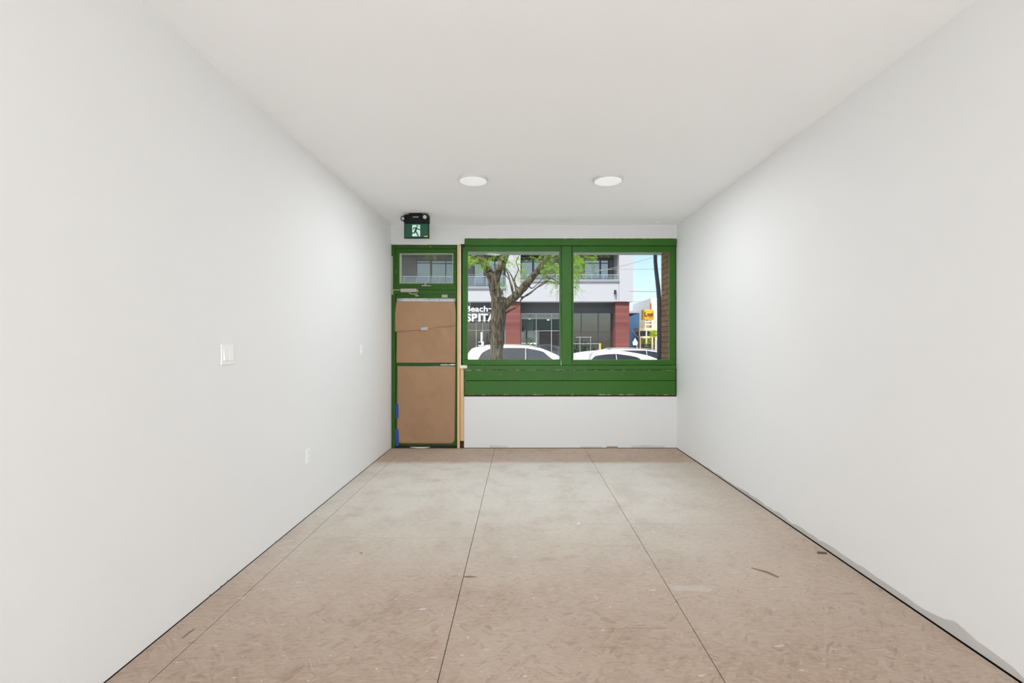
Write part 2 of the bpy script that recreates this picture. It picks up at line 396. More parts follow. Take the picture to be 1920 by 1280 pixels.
wr.box(RW0, RW1, YR - .15, YR, 0, RZ0); wr.box(RW0, RW1, YR - .15, YR, RZ1, ZC)
struct(wr.build('wall_rear', 'wall'), 'white rear wall with a wide opening added for the fill light', 'wall')
zfl = 0.0
xw0, xw1 = gx(870), XR
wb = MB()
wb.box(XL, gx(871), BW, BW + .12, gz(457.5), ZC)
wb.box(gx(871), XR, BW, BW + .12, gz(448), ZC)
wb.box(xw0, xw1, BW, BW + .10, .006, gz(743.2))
struct(wb.build('wall_back', 'shadedwall'), 'white plasterboard shopfront wall above and below the green window', 'wall')
struct(MB().box(xw0, xw1, BW + .02, BW + .14, -.02, .0058).build('trim_3', 'dark'), 'dark slit under the white panel below the window', 'gap')
# unpainted strips
struct(rough_strip(1.2, 5.6, .006, .054, .004, .75, 'y', XR - .0012, .0015, 3).build('trim_4', 'bare'), 'ragged unpainted grey strip at the foot of the right wall', 'wall edge')
for i, (a, b, h, lab) in enumerate(((918, 952, .030, 'grey unpainted patch low on the white panel, near the pine studs'),
                                    (1088, 1128, .022, 'grey unpainted patch low on the white panel, left of the brown shim'),
                                    (1184, 1246, .036, 'long grey unpainted patch low on the white panel, near the right corner'))):
    struct(rough_strip(gx(a), gx(b), .007, h, h * .8, .35, 'x', BW - .0012, .0015, i * 5 + 1, .03).build('trim_%d' % (5 + i), 'bare'), lab, 'wall patch')
tag(MB().box(gx(1137), gx(1158), BW - .012, BW - .001, 0.001, .024).build('wood_shim', 'shim', bevel=.002), 'small grey-brown wood shim lying against the foot of the panel below the window', 'shim')

# ------------------------------------------------------------------ shopfront joinery
D0 = BW
def frame(xa, xb, ya, yb, ia, ib, ja, jb, d0, d1, dref=BW):   # outer px rect, inner px rect
    return (MB().pbox(xa, xb, ya, ja, d0, d1, dref).pbox(xa, xb, jb, yb, d0, d1, dref)
            .pbox(xa, ia, ja, jb, d0, d1, dref).pbox(ib, xb, ja, jb, d0, d1, dref))
def bead(ia, ib, ja, jb, d0, d1, w=1.2):
    return frame(ia - .3, ib + .3, ja - .3, jb + .3, ia + w, ib - w, ja + w, jb - w, d0, d1)
w1 = struct(frame(866.5, 1052.2, 460.5, 684.5, 876, 1050, 470, 674.5, D0 + .012, D0 + .075).build('window_1', 'green', bevel=.004), 'large green framed shop window with the tree trunk behind it', 'window')
bead(876, 1050, 470, 674.5, D0 + .030, D0 + .055, .7).build('glazing_bead', 'bead_green', w1)
MB().pbox(875, 1051, 469, 675.5, D0 + .056, D0 + .062, BW).build('pane', 'glass', w1)
w2 = struct(frame(1072.8, 1267.3, 460.5, 684.5, 1075.2, 1257, 471.5, 675, D0 + .012, D0 + .075).build('window_2', 'green', bevel=.004), 'large green framed shop window beside the right wall, showing the brick reveal', 'window')
bead(1075.2, 1257, 471.5, 675, D0 + .030, D0 + .055, .7).build('glazing_bead', 'bead_green', w2)
MB().pbox(1074.5, 1258, 470.5, 676, D0 + .056, D0 + .062, BW).build('pane', 'glass', w2)
struct(MB().pbox(1053.2, 1072, 461, 684.5, D0 - .004, D0 + .085, BW).build('trim_8', 'green', bevel=.004), 'green painted post between the two large windows', 'post')
struct(MB().box(gx(872), gx(1266.5), D0 - .030, D0 + .09, gz(460.8), gz(447.5)).build('trim_9', 'green_top', bevel=.006), 'chipped green header board along the top of the windows', 'board')
struct(MB().box(gx(869), gx(1267.3), D0 - .022, D0 + .09, gz(692.5), gz(684.8)).build('trim_10', 'green', bevel=.005), 'green window ledge under the two large windows', 'ledge')
struct(MB().box(gx(871), gx(1266.5), D0 - .010, D0 + .06, gz(713.2), gz(693.2)).build('trim_11', 'green_top', bevel=.005), 'upper green apron board below the window ledge', 'board')
struct(MB().box(gx(871), gx(1266.5), D0 - .012, D0 + .06, gz(740.2), gz(713.9)).build('trim_12', 'green_low', bevel=.005), 'lower green apron board above the white panel', 'board')
struct(MB().box(gx(871), gx(1267.3), D0 + .002, D0 + .06, gz(743.4), gz(740.4)).build('trim_13', 'darkred'), 'dark brown gap line under the green apron boards', 'gap')
struct(MB().box(gx(1267.4), XR + .002, D0 + .02, D0 + .1, gz(742), gz(449)).build('trim_14', 'dark'), 'black slot between the green window frame and the right wall', 'gap')
struct(MB().box(gx(863), gx(866.5), D0 + .03, D0 + .1, gz(690), gz(459)).build('trim_15', 'dark'), 'black slot between the pine stud and the left window frame', 'gap')
# pine studs between door and window
struct(MB().box(gx(857.6), gx(862.2), D0 - .012, D0 + .09, .002, gz(459)).build('trim_16', 'pine', bevel=.002), 'full height bare pine stud standing between the door and the window', 'stud')
struct(MB().box(gx(862.3), gx(864.2), D0 - .006, D0 + .09, gz(685), gz(460)).build('trim_17', 'pine_pale', bevel=.001), 'cream painted edge strip beside the full height pine stud', 'strip')
struct(MB().box(gx(863.0), gx(869.6), D0 - .010, D0 + .09, gz(826), gz(690)).build('trim_18', 'pine', bevel=.002), 'short bare pine stud beside the full height one, below the windows', 'stud')
struct(MB().box(gx(862.6), gx(876.2), D0 - .034, D0 + .02, gz(690.2), gz(684.6)).build('trim_19', 'pine_pale', bevel=.003), 'cream cap block on top of the short pine stud', 'block')
struct(MB().box(gx(862.6), gx(870.6), D0 + .012, D0 + .12, .0, gz(742)).build('trim_20', 'darkred'), 'dark red-brown old wood at the foot of the short pine stud', 'post')
struct(MB().box(gx(864), gx(871.5), D0 - .004, D0 + .02, gz(463), gz(457.3)).build('trim_21', 'darkred', bevel=.004), 'broken brown wood end beside the header board', 'board')

struct(rough_strip(gx(875), gx(1266), gz(447.6), .006, .006, .9, 'x', BW - .024, .02, 11, .02).build('trim_22', 'pine_pale'), 'ragged cream line along the top edge of the green header board', 'edge')
struct(rough_strip(gx(735), gx(870), gz(458.6), .007, .007, .9, 'x', BW - .003, .012, 17, .02).build('trim_23', 'pine_pale'), 'ragged cream plaster edge above the door frame', 'edge')
# ------------------------------------------------------------------ door and transom
jb = MB()
jb.box(XL + .002, gx(740.6), D0 + .012, D0 + .10, .0, gz(459.5)); jb.box(gx(855.4), gx(858.4), D0 + .018, D0 + .10, .0, gz(459.5))
jb.box(gx(740.6), gx(855.4), D0 + .012, D0 + .10, gz(465.5), gz(459.5))
jb.box(gx(740.6), gx(855.4), D0 + .006, D0 + .10, gz(551), gz(543.6))
d1 = struct(jb.build('door_1', 'green_dark', bevel=.004), 'old green shop door covered in brown paper, with a small window over it', 'door')
MB().box(XL + .001, gx(736.2), D0 + .004, D0 + .02, gz(545), gz(480)).build('stop_strip', 'bead', d1)
lf = frame(741.4, 855.2, 551.8, 836, 748, 850, 560, 829, D0 + .030, D0 + .072); lf.pbox(748, 850, 680.6, 686, D0 + .030, D0 + .072, BW)
leaf = lf.build('door_leaf', 'green_dark', d1, bevel=.003)
MB().pbox(748, 850, 560, 681, D0 + .054, D0 + .060, BW).pbox(748, 850, 686, 829, D0 + .054, D0 + .060, BW).build('pane', 'dirtyglass', leaf)
MB().box(gx(742), gx(857), D0 + .02, D0 + .13, 0, .010).build('threshold', 'darkred', d1)
rough_strip(gx(826), gx(853), gz(684.6), .006, .012, 1.6, 'x', D0 + .008, .02, 23, .012).build('bare_rail_edge', 'pine_pale', leaf, label='chipped cream edge of the middle rail')
ws = MB()  # pale strip put in for the daylight showing under the door
n = 16; lo = []; hi = []
for i in range(n + 1):
    t = i / n; a = gx(768) + (gx(807) - gx(768)) * t
    hi.append((a, .0135)); lo.append((a, .0125 - .012 * math.sin(math.pi * t) ** .7))
ws.prism(lo + hi[::-1], 'y', D0 + .006, D0 + .016)
ws.build('painted_door_gap_light', 'pine_pale', d1, label='white bowed strip standing in for daylight under the door')
# door closer fixed on the bar over the door
cl = MB(); cl.pbox(752.2, 782, 541.4, 548.2, D0 - .050, D0 + .004, BW).build('closer_body', 'closer', d1, bevel=.010)
co = bpy.data.objects['closer_body']
MB().lathe([(.019, 0), (.022, .004), (.022, .022), (.014, .028)], (gx(782), D0 - .026, gz(545.6)), 'x', 20).build('closer_cap', 'silver', co, smooth=False)
MB().tube([px(766, 547.5, D0 - .02), px(769, 550, D0 - .03), px(776, 551.2, D0 - .03), px(781.5, 550.2, D0 - .02), px(782, 553.5, D0 + .0)], .0065, 8).build('closer_arm', 'closer', co, smooth=True)
MB().box(gx(778), gx(784.5), D0 + .004, D0 + .03, gz(555.2), gz(553)).build('arm_bracket', 'closer', co)
MB().box(XL + .004, gx(752), D0 + .0, D0 + .012, gz(544.2), gz(542.6)).box(XL + .004, gx(737), D0 + .0, D0 + .012, gz(552), gz(543)).build('corner_bracket', 'bead', d1)
MB().pbox(828, 838.8, 552, 557.4, D0 + .014, D0 + .031, BW).build('strike_plate', 'bead', d1, bevel=.002)
w3 = struct(frame(740.8, 855.2, 465.8, 543.4, 748.2, 849.4, 474, 531, D0 + .016, D0 + .07).build('window_3', 'green_dark', bevel=.004), 'small hinged green framed window over the door', 'window')
bead(748.2, 849.4, 474, 531, D0 + .024, D0 + .05, 1.6).build('glazing_bead', 'bead', w3)
MB().pbox(748.2, 752, 474, 531, D0 + .022, D0 + .048, BW).build('bare_jamb', 'bead', w3)
MB().pbox(747.5, 850, 473, 532, D0 + .051, D0 + .057, BW).build('pane', 'dirtyglass', w3)
la = MB(); la.pbox(791, 808, 534.5, 536.4, D0 - .006, D0 + .016, BW); la.box(gx(796), gx(800), D0 - .012, D0 + .016, gz(536), gz(528.5))
latch = la.build('latch', 'silver', w3, bevel=.003)
MB().tube([px(795, 530, D0 - .012), px(798, 533, D0 - .02), px(802, 529, D0 - .014)], .005, 8).build('latch_lever', 'silver', latch)
for xx, yy in ((741.8, 506.5), (854, 508.5)):
    MB().tube([px(xx - .6, yy, D0 + .012), px(xx, yy - 1, D0 + .004), px(xx + .4, yy + 1, D0 + .004), px(xx + .2, yy + 7, D0 + .012)], .0045, 8).build('stay_hook', 'bead_green', w3, smooth=True)

# ------------------------------------------------------------------ brown paper and tape on the door
def paper(name, left, right, top, bot, dep, seed, label, amp=.011, crease=None, rc=0.):
    """top/bot: functions of t (0..1 across) giving photo y; left/right: functions of v giving photo x"""
    def fn(u, v):
        y = top(u) + (bot(u) - top(u)) * v
        xa, xb = left(v), right(v)
        x = xa + (xb - xa) * u
        if rc:
            for sgn, e in ((1, u), (-1, 1 - u)):
                dx = e * (xb - xa); dy = (1 - v) * (bot(u) - top(u))
                if dx < rc and dy < rc:
                    k = math.hypot(rc - dx, rc - dy)
                    if k > rc:
                        f = rc / k; x += sgn * ((rc - (rc - dx) * f) - dx); y -= ((rc - (rc - dy) * f) - dy)
        p = px(x, y, BW); e = min(u, 1 - u, v, 1 - v)
        w = amp * (noise.noise(Vector((p.x * 5 + seed, p.z * 3, seed))) + .5 * noise.noise(Vector((p.x * 11, p.z * 9 + seed, 3)))) * min(1, e * 12)
        if crease:
            (ax, ay), (bx, by) = crease
            q = ((x - ax) * (by - ay) - (y - ay) * (bx - ax)) / math.hypot(bx - ax, by - ay)
            tt = ((x - ax) * (bx - ax) + (y - ay) * (by - ay)) / ((bx - ax) ** 2 + (by - ay) ** 2)
            if -.1 < tt < 1.1: w -= .013 * math.exp(-(q / 3.) ** 2) * math.sin(math.pi * min(1, max(0, tt)))
        return Vector((p.x, dep + w - .006 * math.sin(math.pi * u) - .006, p.z))
    mb = MB().grid(48, 56, fn)
    return tag(mb.build(name, 'kraft', smooth=True, solid=.0008), label, 'paper')
sl = lambda a, b: (lambda t: a + (b - a) * t)
paper('kraft_paper_sheet', sl(743.2, 742.6), sl(854.2, 853.5), sl(612, 606), sl(679.8, 680.2), D0 + .020, 2.3, 'middle sheet of brown paper taped on the door, under the slanting flap')
paper('kraft_paper_sheet', lambda v: 743.5 - 3.5 * min(1, v * 2.5) ** .6, lambda v: 852.5 + 2.2 * math.sin(v * 2.4), sl(564.5, 565.5), lambda t: 621.8 - 4 * t - 8.5 * t ** 1.6, D0 + .012, 5.1, 'top sheet of brown paper on the door with a slanting lower edge')
paper('kraft_paper_sheet', sl(744.5, 743.0), sl(853.8, 852.3), sl(686.2, 687.0), sl(831.4, 832.0), D0 + .022, 8.7, 'tall bottom sheet of brown paper on the door, creased diagonally', .012, ((842, 700), (782, 792)), 9)
tp = MB().grid(30, 4, lambda u, v: Vector((gx(743.8 + 109.8 * u), D0 + .009 + .003 * noise.noise(Vector((u * 30, v * 3, 1))), gz(558.8 + 6.2 * v + .6 * noise.noise(Vector((u * 9, v, 0)))))))
tag(tp.build('clear_tape_strip', 'cleartape', solid=.0006), 'long shiny clear tape strip along the top edge of the brown paper', 'tape')
tag(MB().grid(8, 5, lambda u, v: Vector((gx(789.5 + 13 * u), D0 - .010 + .002 * noise.noise(Vector((u * 5, v * 4, 2))), gz(614.0 + 5.4 * v - 1.2 * u)))).build('clear_tape_piece', 'cleartape', solid=.0006), 'short clear tape piece on the slanting edge of the paper', 'tape')
def tape(xa, xb, ya, yb, bow, label):
    tag(MB().grid(4, 16, lambda u, v: Vector((gx(xa + (xb - xa) * u + bow * v), D0 + .0115 - .002 * u, gz(ya + (yb - ya) * v)))).build('blue_tape_strip', 'bluetape', solid=.0008), label, 'tape', 'blue tape on the door edge')
tape(741.3, 746.8, 757, 784, 0, 'upper of the two blue tape strips on the left edge of the door')
tape(740.2, 746.4, 804, 836.5, 1.6, 'lower blue tape strip at the bottom left corner of the door')

# ------------------------------------------------------------------ exit sign under the ceiling
ED = 5.30
ex = thing('exit_sign', 'black emergency exit sign with green running figure hanging above the door', 'exit sign', (gx(780, ED), ED + .05, gz(446.5, ED)))
eb = MB().box(gx(756.4, ED), gx(803.4, ED), ED, ED + .095, gz(417.5, ED), gz(401.5, ED)); eb.build('housing', 'blackplastic', ex, bevel=.012)
MB().box(gx(766.5, ED), gx(790, ED), ED + .004, ED + .09, gz(402, ED), ZC - .0005).build('ceiling_canopy', 'blackplastic', ex, bevel=.004)
hb = bpy.data.objects['housing']
MB().box(gx(774, ED), gx(784.6, ED), ED - .0015, ED + .002, gz(407.6, ED), gz(405.8, ED)).build('name_plate', 'silver', hb)
sg = MB().box(gx(756.2, ED), gx(803.2, ED), ED + .030, ED + .062, gz(445.2, ED), gz(416.8, ED)).build('sign_box', 'blackplastic', ex, bevel=.003)
MB().box(gx(757.4, ED), gx(802, ED), ED + .027, ED + .031, gz(444, ED), gz(417.9, ED)).build('green_face', 'signgreen', sg)
MB().box(gx(772, ED), gx(786.8, ED), ED + .0245, ED + .0275, gz(442, ED), gz(420.3, ED)).build('doorway_symbol', 'signwhite', sg)
MB().box(gx(794.6, ED), gx(801, ED), ED + .0255, ED + .0275, gz(442.8, ED), gz(441, ED)).build('yellow_sticker', 'yellow', sg)
man = MB(); Dm = ED + .0215
def limb(pts, w):
    for (a, b), (c, d) in zip(pts, pts[1:]):
        L = math.hypot(c - a, d - b); nx, ny = -(d - b) / L * w / 2, (c - a) / L * w / 2; ex_, ey_ = (c - a) / L * w * .3, (d - b) / L * w * .3
        man.prism([(gx(x, ED), gz(y, ED)) for x, y in ((a - ex_ + nx, b - ey_ + ny), (c + ex_ + nx, d + ey_ + ny), (c + ex_ - nx, d + ey_ - ny), (a - ex_ - nx, b - ey_ - ny))], 'y', Dm, Dm + .0026)
man.lathe([(.0092, 0), (.0092, .0026)], (gx(781.4, ED), Dm, gz(422.6, ED)), 'y', 20)
limb([(780.2, 426), (777.6, 433)], 3.4); limb([(779.6, 425.6), (775.6, 426.2), (773.9, 429.0)], 1.6)
limb([(780.6, 426.2), (783.6, 429.0), (787.0, 429.6)], 1.6); limb([(777.4, 432.6), (776.8, 435.6), (772.4, 435.6)], 2.0)
limb([(778.4, 432.4), (781.0, 436.2), (783.4, 441.4)], 2.1); limb([(772.6, 435.6), (771.4, 437)], 1.6)
man.build('running_figure', 'signgreen', sg)
for (lx, ly, tx, rr) in ((755.9, 409.6, -.35, .026), (796.6, 406.8, .15, .030)):
    c = px(lx, ly, ED - .012)
    prof = [(rr * .55, .05), (rr * 1.0, .03), (rr * 1.22, .004), (rr * 1.22, -.006), (rr * .9, -.0082)]
    h = MB().lathe(prof[::-1], (0, 0, 0), 'y', 24)
    h.bm.transform(Matrix.Translation(c) @ Matrix.Rotation(tx, 4, 'Z') @ Matrix.Rotation(.2, 4, 'X'))
    ho = h.build('lamp_head', 'blackplastic', ex, smooth=True)
    g = MB().lathe([(rr * .25, -.015), (rr * .6, -.012), (rr * .76, -.0085), (rr * .78, -.004)], (0, 0, 0), 'y', 24)
    g.bm.transform(Matrix.Translation(c) @ Matrix.Rotation(tx, 4, 'Z') @ Matrix.Rotation(.2, 4, 'X'))
    g.build('lens', 'lens', ho, smooth=True)

# ------------------------------------------------------------------ ceiling lamps, switches, outlet, odds
def lamp(c, label, lit=True):
    t = thing('ceiling_light', label, 'ceiling light', c, 'round ceiling lights')
    MB().lathe([(.139, 0), (.139, -.018), (.134, -.024), (.128, -.0245)], c, 'z', 64).build('rim', 'lamprim', t, smooth=False)
    MB().lathe([(.1285, -.022), (.126, -.0258), (.10, -.0275), (.05, -.028)], c, 'z', 64).build('diffuser', 'diffuser', t, smooth=True)
    return t
LZ = ZC - .0005
la_ = lamp((gx(887, 4.2), 4.2, LZ), 'left of the two round white ceiling lights, the one nearer the exit sign')
dup(la_, (gx(1140, 4.2), 4.2, LZ), 'right of the two round white ceiling lights, the one nearer the right wall')
tag(MB().lathe([(.028, 0), (.028, -.004), (.018, -.010), (.006, -.012)], (gx(1234, 5.71), 5.71, ZC - .0003), 'z', 24).build('ceiling_disc', 'whiteplastic'), 'tiny round white cap on the ceiling near the right end of the window', 'cap')
def plate(name, y, z, w, h, label, cat):
    t = thing(name, label, cat, (XL, y, z - h / 2))
    MB().box(XL + .0003, XL + .0065, y - w / 2, y + w / 2, z - h / 2, z + h / 2).build('cover_plate', 'whiteplastic', t, bevel=.0035)
    return t
def rocker(t, y, z, w=.033, h=.066, up=True):
    mb = MB(); x = XL + .0064
    mb.box(x - .002, x + .0015, y - w / 2 - .002, y + w / 2 + .002, z - h / 2 - .002, z + h / 2 + .002)
    mb.prism([(x - .001, z - h / 2), (x + .0075, z - h / 2 + .001), (x + .0035, z), (x + .0022, z + h / 2), (x - .001, z + h / 2)], 'y', y - w / 2, y + w / 2)
    return mb.build('rocker', 'whiteplastic', t, bevel=.0006)
sw = plate('light_switch', 2.594, gz(664.5, 2.594), .118, .116, 'white double rocker light switch, the nearest on the left wall', 'light switch')
rocker(sw, 2.571, gz(664.5, 2.594)); rocker(sw, 2.617, gz(664.5, 2.594))
s2 = plate('light_switch', 4.77, gz(655, 4.77), .072, .116, 'white single light switch on the left wall near the door', 'light switch')
rocker(s2, 4.77, gz(655, 4.77))
so = plate('wall_outlet', 3.575, gz(854, 3.575), .072, .116, 'white power outlet low on the left wall', 'outlet')
oz = gz(854, 3.575)
for k in (-1, 1):
    f = MB().box(XL + .0062, XL + .0085, 3.575 - .017, 3.575 + .017, oz + k * .0195 - .014, oz + k * .0195 + .014).build('socket', 'whiteplastic', so, bevel=.004)
    MB().box(XL + .0084, XL + .0087, 3.575 - .008, 3.575 - .006, oz + k * .0195 - .002, oz + k * .0195 + .006).box(XL + .0084, XL + .0087, 3.575 + .006, 3.575 + .008, oz + k * .0195 - .002, oz + k * .0195 + .006).build('slot', 'dark', f)
# litter on the floor
def chip(x, y, w, l, h, rz, mat, label, name='wood_chip'):
    d = CH * F / (y - VY); c = px(x, y, d)
    mb = MB(); pts = [(-w/2, -l*.4), (w*.45, -l/2), (w/2, l*.35), (-w*.4, l/2)]
    pts = [(c.x + a * math.cos(rz) - b * math.sin(rz), c.y + a * math.sin(rz) + b * math.cos(rz)) for a, b in pts]
    tag(mb.prism(pts, 'z', .0002, h).build(name, mat), label, 'debris')
chip(1541, 1037, .058, .024, .006, -.1, 'shim_dark', 'dark brown wood splinter on the floor beside the right wall')
chip(1085, 982, .014, .030, .004, -.5, 'whiteplastic', 'white plaster crumb on the floor below the middle post of the windows', 'plaster_crumb')
chip(792, 1142, .030, .007, .003, .05, 'bare', 'pale sliver on the floor in front, left of the long dark joint', 'plaster_sliver')
chip(677, 1037, .022, .008, .004, .1, 'shim', 'small brown chip on the floor near the left wall')
def smear(pts, mat, label):
    ps = []
    for x, y in pts:
        d = CH * F / (y - VY); p = px(x, y, d); ps.append((p.x, p.y))
    tag(MB().prism(ps, 'z', .0001, .0009).build('paint_smear', mat), label, 'smear')
M['crumbgrey'] = plain('dark_grey_crumb', (.10, .10, .10, 1), .9)  # dark grey of the crumbs along the left wall
M['smear'] = plain('pale_plaster_smear', (.64, .57, .50, 1), .8, var=.12, scale=30)
smear([(1256, 1097), (1300, 1099), (1318, 1096), (1337, 1104), (1330, 1110), (1300, 1108), (1266, 1108), (1258, 1103)], 'smear', 'pale plaster smear on the floor beside the right-hand long joint')
M['scuff'] = plain('brown_scuff_mark', (.28, .195, .14, 1), .8)
def scuff(pts, label):
    ps = []
    for x, y in pts:
        p = px(x, y, CH * F / (y - VY)); ps.append((p.x, p.y))
    tag(MB().prism(ps, 'z', .0001, .0007).build('floor_scuff', 'scuff'), label, 'scuff mark')
scuff([(1409, 1063.5), (1440, 1071), (1462, 1081.5), (1458, 1083), (1436, 1074), (1408, 1065)], 'long dark scuff on the floor between the right-hand joint and the right wall')
scuff([(340, 1196), (352, 1186), (366, 1177), (365, 1180), (353, 1189), (344, 1196)], 'short brown scuff on the floor near the left wall, in front')
scuff([(868, 1080), (882, 1079), (896, 1081.5), (882, 1083), (868, 1082)], 'small brown scuff crossing the long dark joint')
for i, (a, b) in enumerate(((440, 1090), (395, 1117), (420, 1100), (512, 1016))):
    d = CH * F / (b - VY)
    tag(MB().prism([(d - .014, .001), (d + .012, .001), (d + .006, .006), (d - .006, .009)], 'x', XL + .001, XL + .005).build('plaster_crumb', 'crumbgrey'), 'dark crumbs along the foot of the left wall', 'debris', 'crumbs at the left wall')

# ------------------------------------------------------------------ outside: own front
struct(MB().box(XL - 1.5, XR + 2.2, BW + .13, 6.42, 2.604, 3.7).build('wall_front_upper', 'lintel'), 'grey-green lintel and wall over the outside of the shopfront', 'wall')
struct(MB().box(1.962, 4.2, BW + .10, 6.33, -.14, 2.604).build('wall_front_pier', 'brick'), 'brown brick reveal just outside the window at the right', 'wall')
struct(MB().box(XL - 1.5, XL - .02, BW + .10, 6.33, -.14, 2.604).build('wall_front_pier_left', 'brick'), 'brick pier outside beyond the door', 'wall')
struct(MB().box(gx(871), 1.962, BW + .11, BW + .30, -.14, gz(700)).build('wall_front_base', 'brick'), 'low brick base outside under the windows', 'wall')
pp = [px(1236.2, 720, 6.45), px(1236.2, 640, 6.45), px(1236.2, 590, 6.45), px(1235.8, 560, 6.45), px(1234.2, 540, 6.45), px(1232, 522, 6.45), px(1230, 505, 6.45), px(1228.8, 490, 6.45), px(1228.4, 465, 6.45)]
pp[0].z = -.13
tag(MB().tube(pp, [.031, .031, .031, .031, .030, .028, .027, .026, .026], 14).build('drain_pipe', 'pipe', smooth=True), 'dark iron pipe bending beside the brick reveal outside the right window', 'pipe')
struct(MB().box(-40, 40, BW + .12, 10.2, -.3, -.13).build('pavement', 'concrete'), 'concrete pavement just outside the shop', 'pavement')
struct(MB().box(-60, 60, 10.2, 23.6, -.6, STREET).build('road', 'asphalt'), 'asphalt street with parked cars', 'road')
struct(MB().box(-60, 60, 23.6, 90, -.6, -.22).build('far_pavement', 'concrete'), 'far pavement in front of the building across the street', 'pavement')

# ------------------------------------------------------------------ cars
def interp(tab, s):
    for (a, x), (b, y) in zip(tab, tab[1:]):
        if s <= b:
            t = (s - a) / (b - a); t = max(0, t); return x + (y - x) * t
    return tab[-1][1]
def smoothtab(tab):
    return lambda s: sum(interp(tab, s + o) * w for o, w in ((-.12, .2), (-.06, .2), (0, .2), (.06, .2), (.12, .2)))
def car(label, x_rear, y_near, L, W, roof, belt, glass_parts, paint, rails=False, wheels=(.75, None)):
    zr, zb = smoothtab(roof), smoothtab(belt)
    root = thing('car', label, 'car', (x_rear + L / 2, y_near + W / 2, STREET))
    hw = W / 2
    def pt(s, v, side, off=0.):
        """v 0 sill .. .45 belt .. .85 roof edge .. 1 roof centre"""
        r, b = zr(s), min(zb(s), zr(s) - .01); e = min(s, L - s); tap = 1 - .16 * max(0, 1 - e / .55) ** 2
        g = r - b
        key = [(0, hw * .93 * tap, .30), (.22, hw * tap, .62 * b / .95), (.45, hw * .965 * tap, b), (.84, (hw * .965 - .26 * min(1, g / .5)) * tap, b + g * .92), (.92, (hw * .965 - .38 * min(1, g / .5)) * tap, b + g * .985), (1, 0, r)]
        for (a, w0, z0), (c, w1_, z1) in zip(key, key[1:]):
            if v <= c:
                t = (v - a) / (c - a); w = w0 + (w1_ - w0) * t; z = z0 + (z1 - z0) * t; break
        return Vector((x_rear + s, y_near + hw + side * (w + off), STREET + max(.22, z)))
    mb = MB(); ns = 60; vs = [0, .11, .22, .34, .45, .55, .65, .75, .84, .88, .92, .96, 1]
    rows = []
    for i in range(ns + 1):
        s = .001 + (L - .002) * i / ns
        rows.append([mb.bm.verts.new(pt(s, v, -1)) for v in vs] + [mb.bm.verts.new(pt(s, v, 1)) for v in vs[-2::-1]])
    for a, b in zip(rows, rows[1:]):
        for j in range(len(a) - 1): mb.bm.faces.new((a[j], b[j], b[j+1], a[j+1]))
        mb.bm.faces.new((a[-1], b[-1], b[0], a[0]))
    mb.bm.faces.new(rows[0]); mb.bm.faces.new(rows[-1][::-1])
    body = mb.build('body', paint, root, smooth=True)
    md = body.modifiers.new('e', 'EDGE_SPLIT'); md.split_angle = math.radians(40)
    for nm, poly in glass_parts:            # polygon in (s, v) on the flank
        for side in (-1, 1):
            g = MB(); cs = sum(p[0] for p in poly) / len(poly)
            lo = min(p[0] for p in poly); hi = max(p[0] for p in poly); N = 22
            def band(s):
                ys = []
                for (a, va), (b, vb) in zip(poly, poly[1:] + poly[:1]):
                    if (a - s) * (b - s) <= 0 and a != b: ys.append(va + (vb - va) * (s - a) / (b - a))
                return (min(ys), max(ys)) if ys else (.6, .6)
            vv = []
            for i in range(N + 1):
                s = lo + (hi - lo) * (i / N * .998 + .001); a, b = band(s)
                vv.append([g.bm.verts.new(pt(s, a + (b - a) * k / 4, side, .006)) for k in range(5)])
            for a, b in zip(vv, vv[1:]):
                for k in range(4): g.bm.faces.new((a[k], b[k], b[k+1], a[k+1]))
            g.build(nm, 'carglass', root, smooth=True)
    # windscreen and rear screen lie on the sloping top
    for nm, s0, s1 in (('windscreen', glass_parts[0][1][0][0], None),):
        pass
    for s in wheels:
        if s is None: s = L - .85
        for side in (-1, 1):
            c = Vector((x_rear + s, y_near + hw + side * (hw - .12), STREET + .33))
            wo = MB().lathe([(.26, -.11), (.325, -.10), (.33, 0), (.325, .10), (.26, .11)], c, 'y', 28).build('wheel', 'rubber', root, smooth=True)
            MB().lathe([(.06, side * .09), (.22, side * .118), (.255, side * .112)], c, 'y', 20).build('rim', 'alloy', wo)
    if rails:
        for side in (-1, 1):
            pts = [pt(s, .89, side) + Vector((0, 0, .045 if 0 < i < 10 else 0)) for i, s in enumerate([.55 + .19 * k for k in range(11)])]
            MB().tube(pts, .014, 8).build('roof_rail', 'silver', root, smooth=True)
    for side in (-1, 1):
        p = pt(glass_parts[-1][1][-1][0] - .1, .46, side, .10)
        MB().lathe([(.03, -.06), (.085, -.04), (.09, .0), (.06, .05)], p, 'x', 14).build('mirror', paint, root, smooth=True)
    return root
suv_roof = [(0, .95), (.05, 1.22), (.14, 1.46), (.28, 1.545), (.6, 1.585), (1.3, 1.61), (2.0, 1.595), (2.5, 1.54), (3.0, 1.33), (3.5, 1.08), (4.2, .97), (4.5, .80), (4.62, .55)]
suv_belt = [(0, .76), (.3, 1.0), (2.8, .97), (3.5, 1.0), (4.2, .92), (4.5, .74), (4.62, .5)]
suv_glass = [('quarter_window', [(.42, .49), (.99, .49), (.99, .82), (.80, .80), (.60, .72)]),
             ('rear_door_window', [(1.005, .49), (2.015, .49), (2.015, .83), (1.005, .82)]),
             ('front_door_window', [(2.03, .49), (3.22, .49), (2.62, .80), (2.03, .83)])]
dl = 14.5
car('white family car with roof rails behind the tree trunk', gx(1050, dl) - 3.12, dl, 4.62, 1.85, suv_roof, suv_belt, suv_glass, 'carwhite', True)
h_roof = [(0, .85), (.12, 1.10), (.5, 1.30), (1.0, 1.42), (1.5, 1.47), (2.1, 1.45), (2.6, 1.36), (3.1, 1.15), (3.45, 1.0), (4.0, .86), (4.2, .55)]
